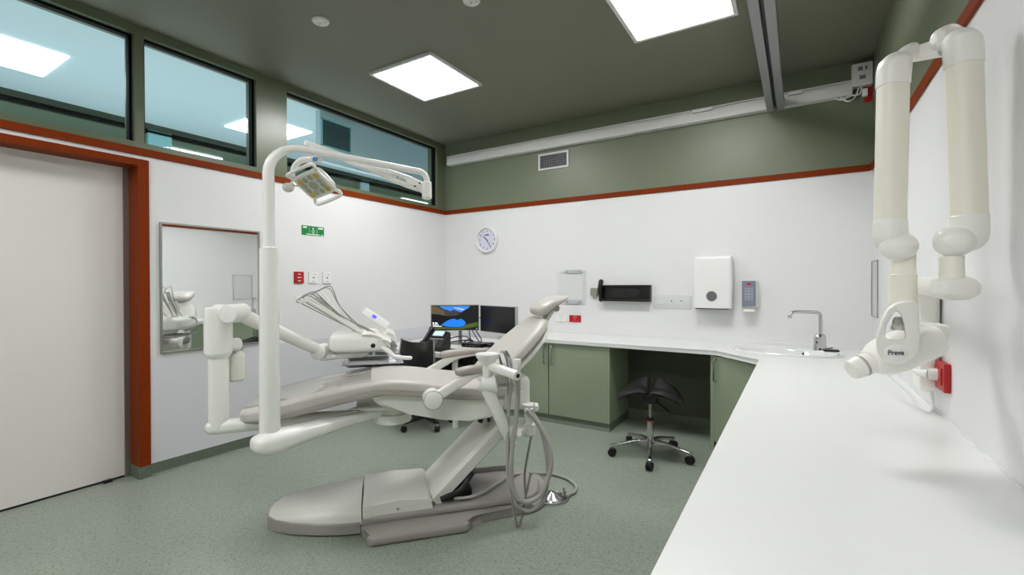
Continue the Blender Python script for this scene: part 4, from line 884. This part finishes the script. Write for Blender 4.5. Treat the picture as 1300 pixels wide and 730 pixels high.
b = MB(); ax = (kd-V((0, 0, 1.2))); b.tube([V((0, 0, 1.205)), V((kd.x*.7, kd.y*.7, 1.205))], [.045, .042], 20); b.cyl(kd-Fv*.045, kd+Fv*.07, .049, .052, 32); b.lathe([(.049, 0), (.044, .008), (0, .012)], kd-Fv*.045, -Fv, 32); b.obj('shoulder_joint', 'enamel', T3, 40)
ua = kd+Fv*.03
b = MB(); b.tube([ua, ua.lerp(jt, .1), ua.lerp(jt, .9), jt], [.036, .038, .034, .034], 24); b.obj('flex_arm', 'enamel', T3, 60)
b = MB(); b.cyl(jt-Fv*.05, jt+Fv*.05, .047, .047, 32); b.lathe([(.047, 0), (.042, .008), (0, .012)], jt-Fv*.05, -Fv, 32)
b.obj('elbow_joint', 'enamel', T3, 40)
h0_ = L(P(421, 436, 3.05)); 
ht0, htn = -.795, .43           # head position in chair frame: left end, lateral centre
b = MB(); b.loft([(DL(-.85, .36, .90), Nv, Zp, .05, .012), (DL(-.80, .38, .893), Nv, Zp, .06, .022), (DL(-.60, .42, .895), Nv, Zp, .09, .024), (DL(-.56, .42, .90), Nv, Zp, .06, .015)], 22, 3.2, 3); b.tube([jt-Zp*.02, DL(-.83, .36, .895), DL(-.74, .39, .90)], [.03, .034, .03], 16, 4, 1); b.obj('head_bracket', 'enamel', T3, 50)
HZ = .975
st = []
for t_, hz, hn_, dz in ((-.800, .02, .10, 0), (-.792, .048, .15, 0), (-.76, .062, .18, .002), (-.68, .069, .19, .004), (-.60, .069, .19, .002), (-.53, .064, .19, -.002), (-.49, .050, .185, -.010), (-.455, .036, .17, -.025), (-.435, .016, .14, -.036)):
    st.append((DL(t_, .44, HZ+dz), Nv, Zp, hn_, hz))
b = MB(); b.loft(st, 40, 4.2, 3); hdv = b.obj('instrument_head', 'enamel', T3, 50)
b = MB(); b.loft([(DL(-.60, .44, HZ+.058), Nv, Zp, .192, .006), (DL(-.53, .44, HZ+.056), Nv, Zp, .194, .010), (DL(-.48, .44, HZ+.030), Nv, V((.5, 0, .86)), .190, .016), (DL(-.44, .44, HZ-.010), Nv, Zp, .18, .016), (DL(-.42, .44, HZ-.035), Nv, Zp, .16, .008)], 30, 5, 3); b.obj('grey_mat', 'base', hdv, 50)
b = MB(); b.lathe([(.014, 0), (.015, .008), (.010, .012), (0, .012)], DL(-.53, .25, HZ-.012), -Nv, 18); b.obj('control_knob', 'black', hdv)
b = MB(); b.tube([DL(-.47, .27, HZ-.03), DL(-.44, .25, HZ-.05), DL(-.40, .24, HZ-.085), DL(-.34, .24, HZ-.097), DL(-.30, .24, HZ-.10)], [.016, .016, .014, .013, .013], 14, 5, 1); b.obj('handle', 'enamel', T3, 60)
# tray
b = MB(); tz = .853
outer = [(-.70, .20), (-.36, .20), (-.36, .54), (-.70, .54)]; c0 = DL(-.53, .37, tz)
b.rings([[c0+Ev*(sx*a)+Nv*(sy*a2)+Zp*z for sx, sy in ((-1, -1), (1, -1), (1, 1), (-1, 1))] for a, a2, z in ((.145, .145, -.018), (.17, .17, .0), (.185, .185, .002), (.185, .185, -.001), (.168, .168, -.004), (.143, .143, -.021))], True, True, True)
b.obj('tray', 'steel', T3, 20, label='stainless steel instrument tray')
# touch pad
s1_ = D(464, 396, 3.15); s2_ = D(490, 413, 3.15); pd = (s2_-s1_).normalized(); pn = Zp*.7-Fv*.7; pn = (pn-pd*pn.dot(pd)).normalized(); pw = pn.cross(pd)
b = MB(); b.loft([(s1_-pd*.012, pw, pn, .020, .006), (s1_, pw, pn, .030, .012), (s2_, pw, pn, .030, .012), (s2_+pd*.012, pw, pn, .020, .006)], 26, 3.5, 3); tpd = b.obj('touch_pad', 'white', T3, 50)
sc_ = s1_.lerp(s2_, .42)
b = MB(); b.box(sc_+pn*.0125, (.030, .024, .002), 0, Matrix((pd, pw, pn)).transposed()); b.obj('display', 'purple', tpd)
b = MB(); b.tube([s1_.lerp(s2_, .75)-pn*.008, DL(-.47, .46, 1.06), DL(-.46, .46, 1.02)], [.022, .022, .03], 14, 3); b.obj('pad_stand', 'enamel2', T3)
# whip arms, tubing and hand-pieces
for k, nn_ in enumerate((.29, .34, .39, .50, .55)):
    g = 0 if k < 3 else 1
    z0 = 1.02; base = DL(-.57-.02*k, nn_, z0); tipn = DL(-.93+.03*g+.008*k, nn_, 1.245+.010*k)
    mid = base.lerp(tipn, .62)+Zp*.008
    b = MB(); b.loft([(base, Nv, V((.5, 0, .86)), .013, .010), (mid, Nv, V((.5, 0, .86)), .012, .009), (tipn.lerp(mid, .22)+Zp*.012, Nv, V((.3, 0, .95)), .012, .009), (tipn+Zp*.006, Nv, V((0, 0, 1)), .016, .013), (tipn-Ev*.03-Zp*.004, Nv, Zp, .014, .010)], 14, 3, 5)
    wa = b.obj('whip_arm', 'enamel2', T3, 50)
    q0 = tipn-Ev*.035; hpb = DL(-.50+.006*k, nn_, 1.005)
    b = MB(); b.tube([base+Zp*.0, base.lerp(tipn, .5)-Zp*.012, tipn-Ev*.01-Zp*.018, q0+Ev*-.015+Zp*.005, q0+Zp*.028+Ev*.02, q0+Zp*(.030+.02*g)+Ev*(.07+.03*g), base.lerp(tipn, .45)+Zp*(.035+.03*g), base+Ev*.03+Zp*.035, hpb], .0030, 8, 8); b.obj('tubing', 'hose2', wa)
    hb_ = hpb+Ev*.035-Zp*.03
    b = MB(); b.tube([hpb, hb_, hb_+Ev*.045-Zp*.035, hb_+Ev*.072-Zp*.062], [.008, .010, .008, .004], 12, 3); b.obj('handpiece', 'steel', T3)
    b = MB(); b.tube([DL(-.455, nn_, .985)-Nv*.016, DL(-.455, nn_, .985)+Zp*.025, DL(-.455, nn_, .985)+Nv*.016], .006, 8, 4, 1); b.obj('holder', 'enamel2', T3)
b = MB(); b.loft([(DL(-.50, .42, .995), Nv, Zp, .17, .012), (DL(-.46, .42, .995), Nv, V((.3, 0, .9)), .175, .016), (DL(-.42, .42, .975), Nv, V((.5, 0, .8)), .17, .010)], 24, 3.5, 3); b.obj('holder_bar', 'enamel2', T3, 50)
for y in (.36, .44, .52):
    b = MB(); c = DL(-.42, y, 1.00); b.tube([c-Ev*.05, c+Zp*.035-Ev*.02, c+Ev*.02+Zp*.015, c+Ev*.035-Zp*.03], .010, 10, 6, 1); b.obj('holder_loop', 'enamel2', T3)
# water bottle
bt = D(300, 480, 2.55)
b = MB(); b.lathe([(0, .82), (.03, .822), (.044, .835), (.046, .86), (.046, .955), (.042, .975), (.03, .985), (.03, .995), (0, .995)], (bt.x, bt.y, 0), (0, 0, 1), 28); b.obj('water_bottle', 'bottle', T3, 40, label='milky white water bottle')
b = MB(); b.lathe([(.028, .99), (.034, .995), (.034, 1.015), (0, 1.015)], (bt.x, bt.y, 0), (0, 0, 1), 24); b.obj('bottle_cap', 'base2', T3)
kb = D(302, 437, 2.52); b = MB(); b.tube([V((0, 0, kb.z)), kb], [.034, .036], 18, 0, .6); b.tube([kb-Zp*.0, V((bt.x, bt.y, 1.01))], .022, 14); b.obj('bottle_bracket', 'enamel', T3, 50)

# ------------------------------------------------------------------ assistant arm with suction hoses
G0 = P(640, 560, 2.62)
T4 = thing('suction_unit', 'white assistant arm with cup holder and grey suction hoses beside the chair', 'dental unit', (G0.x, G0.y, 0))
def A(u, v, d): return P(u, v, d)-V((G0.x, G0.y, 0))
d1 = 2.5
b = MB(); b.tube([A(617, 492, d1), A(634, 528, d1+.03), A(650, 562, d1+.10)], [.034, .034, .032], 22, 4, .7); b.tube([A(650, 561, d1+.10), A(648, 553, 2.72), A(640, 545, 2.80)], .03, 14, 3); b.obj('sloping_arm', 'enamel', T4, 60)
b = MB(); c = A(620, 487.5, d1); b.tube([c-Rv*.046+Zp*.002, c-Rv*.04, c+Rv*.036-Zp*.002, c+Rv*.046], [.034, .043, .047, .040], 28); b.obj('elbow_knob', 'enamel', T4, 40)
b = MB(); c = A(619, 487, d1); b.lathe([(.028, 0), (.027, .05), (.029, .10), (.030, .112), (.062, .155), (.065, .165), (.065, .172), (.058, .172), (.05, .166), (0, .166)], V((c.x, c.y, c.z-.01)), (0, 0, 1), 36); b.obj('funnel_cup', 'enamel', T4, 40)
b = MB(); b.tube([A(621, 465, 2.5), A(640, 471, 2.42), A(657, 477, 2.34)], [.026, .026, .025], 20); tb = b.obj('holder_bar', 'enamel', T4, 50)
e_ = A(657.5, 477.2, 2.337); dd_ = (A(657, 477, 2.34)-A(640, 471, 2.42)).normalized()
b = MB(); b.lathe([(.011, 0), (.011, .002), (0, .002)], e_, dd_, 16); b.obj('end_socket', 'dark', tb)
b = MB(); b.tube([A(641, 446, 2.52), A(645, 455, 2.51), A(648, 468, 2.50), A(650, 484, 2.49)], [.012, .016, .012, .011], 12, 4); b.lathe([(.019, 0), (.019, .008), (0, .008)], A(639, 447.5, 2.52), Zp, 12); b.obj('suction_handpiece', 'steel', T4, 50, label='chrome suction handpiece')
b = MB(); b.tube([A(633, 449, 2.55), A(636, 460, 2.54), A(641, 475, 2.52), A(644, 485, 2.51)], [.006, .008, .008, .008], 10, 4); b.obj('syringe', 'steel', T4, 50)
b = MB(); b.lathe([(.014, -.09), (.022, -.04), (.026, 0), (.022, .012), (0, .014)], A(656, 459, 2.47), Zp, 20); b.obj('suction_valve', 'base', T4)
hs = [([(657, 468), (657.5, 500), (654.5, 537), (649.6, 574), (649.6, 611), (657, 631), (669, 637), (686, 628), (696, 606), (700, 584), (696, 562), (689, 547), (679, 533), (669, 522)], .0135, 'hose', 2.50, 2.66),
      ([(650, 480), (647, 505), (645, 537), (644.6, 599), (651, 633), (664, 647), (677, 647), (690, 633), (695.5, 611), (694, 581), (690, 558), (684, 537), (675.5, 523)], .0095, 'hose', 2.51, 2.68),
      ([(644, 480), (646, 500), (645.5, 530), (645.5, 574), (648, 615), (651, 640), (655, 664), (658, 670), (661, 663), (664, 648), (668, 628), (674, 600)], .0065, 'hose2', 2.52, 2.62)]
for pts, r, m, da, db in hs:
    b = MB(); n_ = len(pts); b.tube([A(u, v, min(da+(db-da)*i/(n_-1), (HCAM-r-.004)/max(.01, (v-365)/FPX+.0068*0) if v > 400 else 9)) for i, (u, v) in enumerate(pts)], r, 12, 6); b.obj('suction_hose', m, T4, 60)
cc_ = A(672, 515, 2.75)
b = MB(); b.lathe([(0, .012), (.046, .010), (.048, .002), (.046, -.008), (.030, -.012), (.030, -.10), (.040, -.11), (.040, -.165), (.028, -.175), (0, -.175)], cc_, (0, 0, 1), 30); b.tube([cc_-Zp*.13, A(658, 549, 2.68)], [.022, .024], 16); b.tube([cc_-Zp*.13+Nv*.03, A(648, 545, 2.80)], .025, 14); b.obj('solids_collector', 'enamel', T4, 40)
b = MB()
for u, v in ((669, 523), (675.5, 523), (681, 519)): b.tube([A(u, v, 2.69), A(u-1, v-5, 2.73)], [.015, .016], 12)
b.split('hose_connector', 'white', T4)
b = MB(); b.tube([A(674.7, 552, 2.75), A(672, 566, 2.75), A(669, 582, 2.76), A(666, 603, 2.77), A(667, 628, 2.78)], .0065, 10, 5); b.obj('drain_tube', 'hose2', T4)

# foot control
def Fl(u, v, z=.0):
    d = Fv+Rv*((u-650)/FPX)+Uv*((365-v)/FPX); return O+d*((z-HCAM)/d.z)
fc = Fl(701, 633)
t = thing('foot_control', 'round steel foot pedal with wire guard on the floor behind the chair', 'foot pedal', (fc.x, fc.y, 0))
b = MB(); b.lathe([(.0, .0), (.080, .0), (.082, .010), (.076, .018), (.066, .014), (.02, .040), (.008, .046), (0, .047)], (0, 0, 0), (0, 0, 1), 36); b.obj('disc', 'steel', t, 30)
b = MB(); b.tube([V((math.cos(a), math.sin(a), 0))*.098+Zp*.012 for a in [math.radians(150+i*12) for i in range(21)]], .005, 8, 2, 1); b.obj('wire_guard', 'alu', t)
b = MB(); b.box((.07, .05, .014), (.05, .035, .018), .005, Matrix.Rotation(.6, 3, 'Z')); b.cyl((.075, .03, .01), (.075, .03, .05), .006); b.cyl((.045, .075, .01), (.045, .075, .05), .006); b.ell((.075, .03, .05), (.009, .009, .006)); b.ell((.045, .075, .05), (.009, .009, .006)); b.obj('post_block', 'alu', t)
b = MB(); cp = [Fl(577.5, 632.5, .115), Fl(595, 631.5, .115), Fl(612, 626, .115), Fl(630, 614.5, .115), Fl(645, 606, .115), Fl(658, 601.5, .10)]+[Fl(*q, .014) for q in ((690, 601), (706, 603), (721, 608), (730, 615), (731.5, 621), (727, 626), (718, 628.5))]
b.tube([q-V((fc.x, fc.y, 0)) for q in cp], .0095, 12, 6, 1); b.obj('cable', 'hose', t, 60)

# ------------------------------------------------------------------ x-ray unit on the right wall
XO = V((XR, 2.6, 1.30))
T5 = thing('dental_x_ray_unit', 'ivory folding-arm dental x-ray unit mounted on the right wall above the bench', 'x-ray unit', XO)
def X5(u, v, d): return P(u, v, d)-XO
dR, dLf = 1.35, 1.45
b = MB(); b.bb((-.075, -.07, -.40), (-.001, .07, .07), .025); b.obj('wall_mount', 'xray2', T5, 40)
# horizontal extension arm from the mount towards the camera
a0 = V((-.10, -.0, .045)); a1 = X5(1212, 366, dR); 
b = MB(); b.tube([V((-.06, 0, .03)), a0+V((0, -.02, .0)), a0.lerp(a1, .5), a1.lerp(a0, .06), a1], [.034, .034, .031, .033, .034], 26, 5, .9); b.loft([(a1-Rv*.06, Fv, Zp, .01, .012), (a1-Rv*.05, Fv, Zp, .03, .026), (a1-Rv*.02, Fv, Zp, .04, .035), (a1+Rv*.025, Fv, Zp, .04, .035), (a1+Rv*.05, Fv, Zp, .028, .024), (a1+Rv*.058, Fv, Zp, .01, .010)], 24, 2.4, 4); b.obj('extension_arm', 'xray2', T5, 60)
b = MB(); b.lathe([(.029, -.02), (.029, .03), (.028, .032), (.028, .075), (0, .075)], X5(1208, 358, dR), Zp, 28); b.obj('swivel_neck', 'xray', T5, 40)
def col(name, u0, v0, u1, v1, d, r):
    a = X5(u0, v0, d); c = X5(u1, v1, d); dz = (a-c).normalized(); uu = (Rv-dz*Rv.dot(dz)).normalized(); ww = dz.cross(uu)
    b = MB(); b.loft([(c, uu, ww, r, r*.9), (a, uu, ww, r, r*.9)], 32, 3); return b.obj(name, 'xray', T5, 40, label='long ivory arm tube'), a, c, dz, uu, ww
def joint(name, tube_end, dz, uu, ww, r, side, ball, sgn):
    # housing on the tube end (sgn +1 top, -1 bottom) merging into a leaning ball towards `side`
    b = MB()
    pts = [tube_end-dz*(sgn*.052), tube_end-dz*(sgn*.05), tube_end+dz*(sgn*.0), tube_end+dz*(sgn*.025), tube_end+dz*(sgn*.043)-uu*0, tube_end+dz*(sgn*.052)]
    b.loft([(pts[0], uu, ww, r*.9, r*.82), (pts[1], uu, ww, r*1.08, r*.98), (pts[2]+side*.002, uu, ww, r*1.1, r), (pts[3]+side*.006, uu, ww, r*1.02, r*.94), (pts[4]+side*.01, uu, ww, r*.72, r*.68), (pts[5]+side*.012, uu, ww, r*.25, r*.25)], 32, 2.6, 4)
    return b
s_r, _a, _c, dz, uu, ww = col('arm_tube', 1223, 60, 1230.5, 297, dR, .0395)
# right column top joint (leans towards the left column)
b = joint('j', _a, dz, uu, ww, .040, -Rv, 0, 1)
bl_ = X5(1193, 50, dR+.04); rt_ = Matrix((uu, dz, ww)).transposed()
b.loft([(_a+dz*.0-uu*.0, dz, ww, .040, .034), (_a.lerp(bl_, .5)+dz*.010, dz, ww, .042, .034), (bl_+uu*.012, dz, ww, .038, .032), (bl_-uu*.008, dz, ww, .028, .026), (bl_-uu*.018, dz, ww, .010, .010)], 28, 2.3, 4); b.obj('upper_elbow', 'xray2', T5, 60)
b = joint('j', _c, dz, uu, ww, .0395, -Rv, 0, -1)
bl_ = X5(1211, 307, dR-.01)
b.ell(bl_, (.052, .044, .042), rt_); b.obj('lower_elbow', 'xray2', T5, 60)
s_l, _a2, _c2, dz2, uu2, ww2 = col('arm_tube', 1134, 88, 1129.5, 301, dLf, .0385)
b = joint('j', _a2, dz2, uu2, ww2, .039, Rv, 0, 1)
bl2 = X5(1156, 68, dLf+.02)
b.loft([(_a2, dz2, ww2, .036, .034), (_a2.lerp(bl2, .5)+dz2*.006, dz2, ww2, .038, .034), (bl2, dz2, ww2, .032, .030), (bl2+uu2*.014, dz2, ww2, .024, .022), (bl2+uu2*.020, dz2, ww2, .010, .010)], 28, 2.3, 4); b.obj('upper_elbow', 'xray2', T5, 60)
b = MB(); m0 = X5(1158, 70, dLf+.03); m1 = X5(1196, 60, dR+.05); md = (m1-m0).normalized(); b.loft([(m0, dz, md.cross(dz), .022, .020), (m1, dz, md.cross(dz), .028, .020)], 18, 4); b.obj('elbow_link', 'xray2', T5)
b = joint('j', _c2, dz2, uu2, ww2, .0385, Rv, 0, -1)
bl2 = X5(1141, 313, dLf-.015); b.ell(bl2, (.054, .043, .040), rt_); b.obj('lower_elbow', 'xray2', T5, 60)
b = MB(); b.cyl(X5(1158, 312, dLf+.02), X5(1152, 313, dLf+.02), .020); b.obj('elbow_pin', 'alu', T5)
b = MB(); n0 = X5(1147, 318, dLf); n1 = X5(1146, 348, dLf); n2 = X5(1146, 385, dLf); b.tube([n0, n1, n1-Zp*.002, n2], [.031, .032, .035, .036], 26); b.obj('neck', 'xray', T5, 40)
# yoke: A-shaped bail with a window, extruded along the view-normal direction
yd = dLf-.125
yk = (1146, 446)
out = [(-34, -3), (-34, -18), (-28, -40), (-19, -56), (-8, -63), (8, -65), (19, -63), (21, -45), (22, -20), (21, 0), (12, 12), (-8, 18), (-26, 12)]
inn = [(-23, -17), (-21, -31), (-15, -44), (-9, -51), (-4, -49), (1, -35), (3, -17), (-8, -14)]
def rad_poly(pts, n):          # resample a star-shaped outline by angle about its centre
    c = (sum(p[0] for p in pts)/len(pts), sum(p[1] for p in pts)/len(pts)); return c
ctr = (-9, -31)
def ray_hit(poly_, ang):
    dx_, dy_ = math.cos(ang), math.sin(ang); best = None
    for i in range(len(poly_)):
        x1, y1 = poly_[i][0]-ctr[0], poly_[i][1]-ctr[1]; x2, y2 = poly_[(i+1) % len(poly_)][0]-ctr[0], poly_[(i+1) % len(poly_)][1]-ctr[1]
        den = dx_*(y2-y1)-dy_*(x2-x1)
        if abs(den) < 1e-9: continue
        t_ = (x1*(y2-y1)-y1*(x2-x1))/den; s__ = (x1*dy_-y1*dx_)/den
        if t_ > 0 and -1e-6 <= s__ <= 1+1e-6: best = t_ if best is None else max(best, t_)
    return best
no_ = 56; ro = []; ri = []
for k in range(no_):
    a = 2*math.pi*k/no_; ro.append((a, ray_hit(out, a))); ri.append((a, ray_hit(inn, a)))
def sm(l): return [(l[i][0], (l[i-1][1]+2*l[i][1]+l[(i+1) % len(l)][1])/4) for i in range(len(l))]
ro = sm(ro); ri = sm(ri)
def ring_pts(l, k, dep): return [X5(yk[0]+ctr[0]+math.cos(a)*r*k[0]+k[1]*math.cos(a), yk[1]+ctr[1]+math.sin(a)*r*k[0]+k[1]*math.sin(a), dep) for a, r in l]
b = MB(); vsr = []
for l, k, dep in ((ri, (1, 0), yd+.09), (ri, (1, 0), yd+.008), (ri, (1, 1.5), yd), (ro, (1, -3), yd), (ro, (1, -1), yd+.006), (ro, (1, 0), yd+.018), (ro, (1, 0), yd+.09), (ri, (1, 0), yd+.09)): vsr.append(ring_pts(l, k, dep))
b.rings(vsr, True, False, False); bmesh.ops.remove_doubles(b.bm, verts=b.bm.verts, dist=.0002); yo = b.obj('yoke', 'xray2', T5, 50)
b = MB(); b.ell(X5(1137, 448, yd+.002), (.036, .025, .010), Matrix((Rv, Uv, -Fv)).transposed(), 28); ov = b.obj('logo_oval', 'white', yo)
text('lettering', 'Preva', .021, frame(X5(1137.5, 448, yd-.009), Rv, Uv, -Fv), 'darkmark', ov)
b = MB(); b.lathe([(.016, 0), (.016, .012), (.013, .016), (.013, .03), (.008, .038), (0, .040)], X5(1139, 419, yd+.045), (Zp+Rv*.1), 20); b.obj('pivot_knob', 'xray2', T5)
# tube head
hc = X5(1145, 446, dLf+.0)
ba = X5(1160, 438, dLf+.02); bb_ = X5(1080, 470, dLf+.03)
hd2 = (bb_-ba).normalized(); hu = hd2.cross(Zp).normalized(); hw_ = hd2.cross(hu)
hL = (bb_-ba).length
b = MB(); b.loft([(ba-hd2*.075, hu, hw_, .03, .03), (ba-hd2*.065, hu, hw_, .045, .04), (ba-hd2*.02, hu, hw_, .060, .056), (ba+hd2*(hL*.28), hu, hw_, .062, .060), (ba+hd2*(hL*.50), hu, hw_, .056, .054), (ba+hd2*(hL*.64), hu, hw_, .042, .042), (ba+hd2*(hL*.70), hu, hw_, .034, .034)], 36, 2.5, 4); b.obj('tube_head', 'xray2', T5, 60)
b = MB(); b.tube([ba+hd2*(hL*.66), ba+hd2*(hL*.80)], .034, 32); b.tube([ba+hd2*(hL*.84), ba+hd2*(hL*.98), ba+hd2*hL], [.034, .031, .028], 32); cn = b.obj('cone', 'xray2', T5, 40)
b = MB(); b.tube([ba+hd2*(hL*.80), ba+hd2*(hL*.84)], .0345, 32); b.obj('grey_ring', 'hose', cn)
wg = X5(1180, 424, dLf+.04)
b = MB(); b.loft([(X5(1160, 430, dLf+.03), Uv, Fv, .050, .05), (X5(1176, 427, dLf+.04), Uv, Fv, .046, .046), (X5(1190, 424, dLf+.05), Uv, Fv, .036, .036), (X5(1199, 419, dLf+.05), Uv, Fv, .018, .020), (X5(1204, 415, dLf+.05), Uv, Fv, .004, .006)], 28, 2.6, 4); b.ell(X5(1186, 440, dLf+.05), (.035, .035, .035)); b.obj('side_housing', 'xray2', T5, 60)

# ------------------------------------------------------------------ groups of like things
for o in list(COL.objects):
    if o.parent is None and 'category' in o.keys() and 'group' not in o.keys():
        k = o.name.split('.')[0]
        g = {'ceiling_light': 'square ceiling light panels of the room', 'corridor_ceiling_light': 'light panels on the corridor ceiling', 'strip_light': 'thin lights seen low in the windows', 'wall_switch': 'three wall plates on the left wall', 'computer_monitor': 'two monitors on the desk', 'power_outlet': 'power outlets of the room'}.get(k)
        if g: o['group'] = g
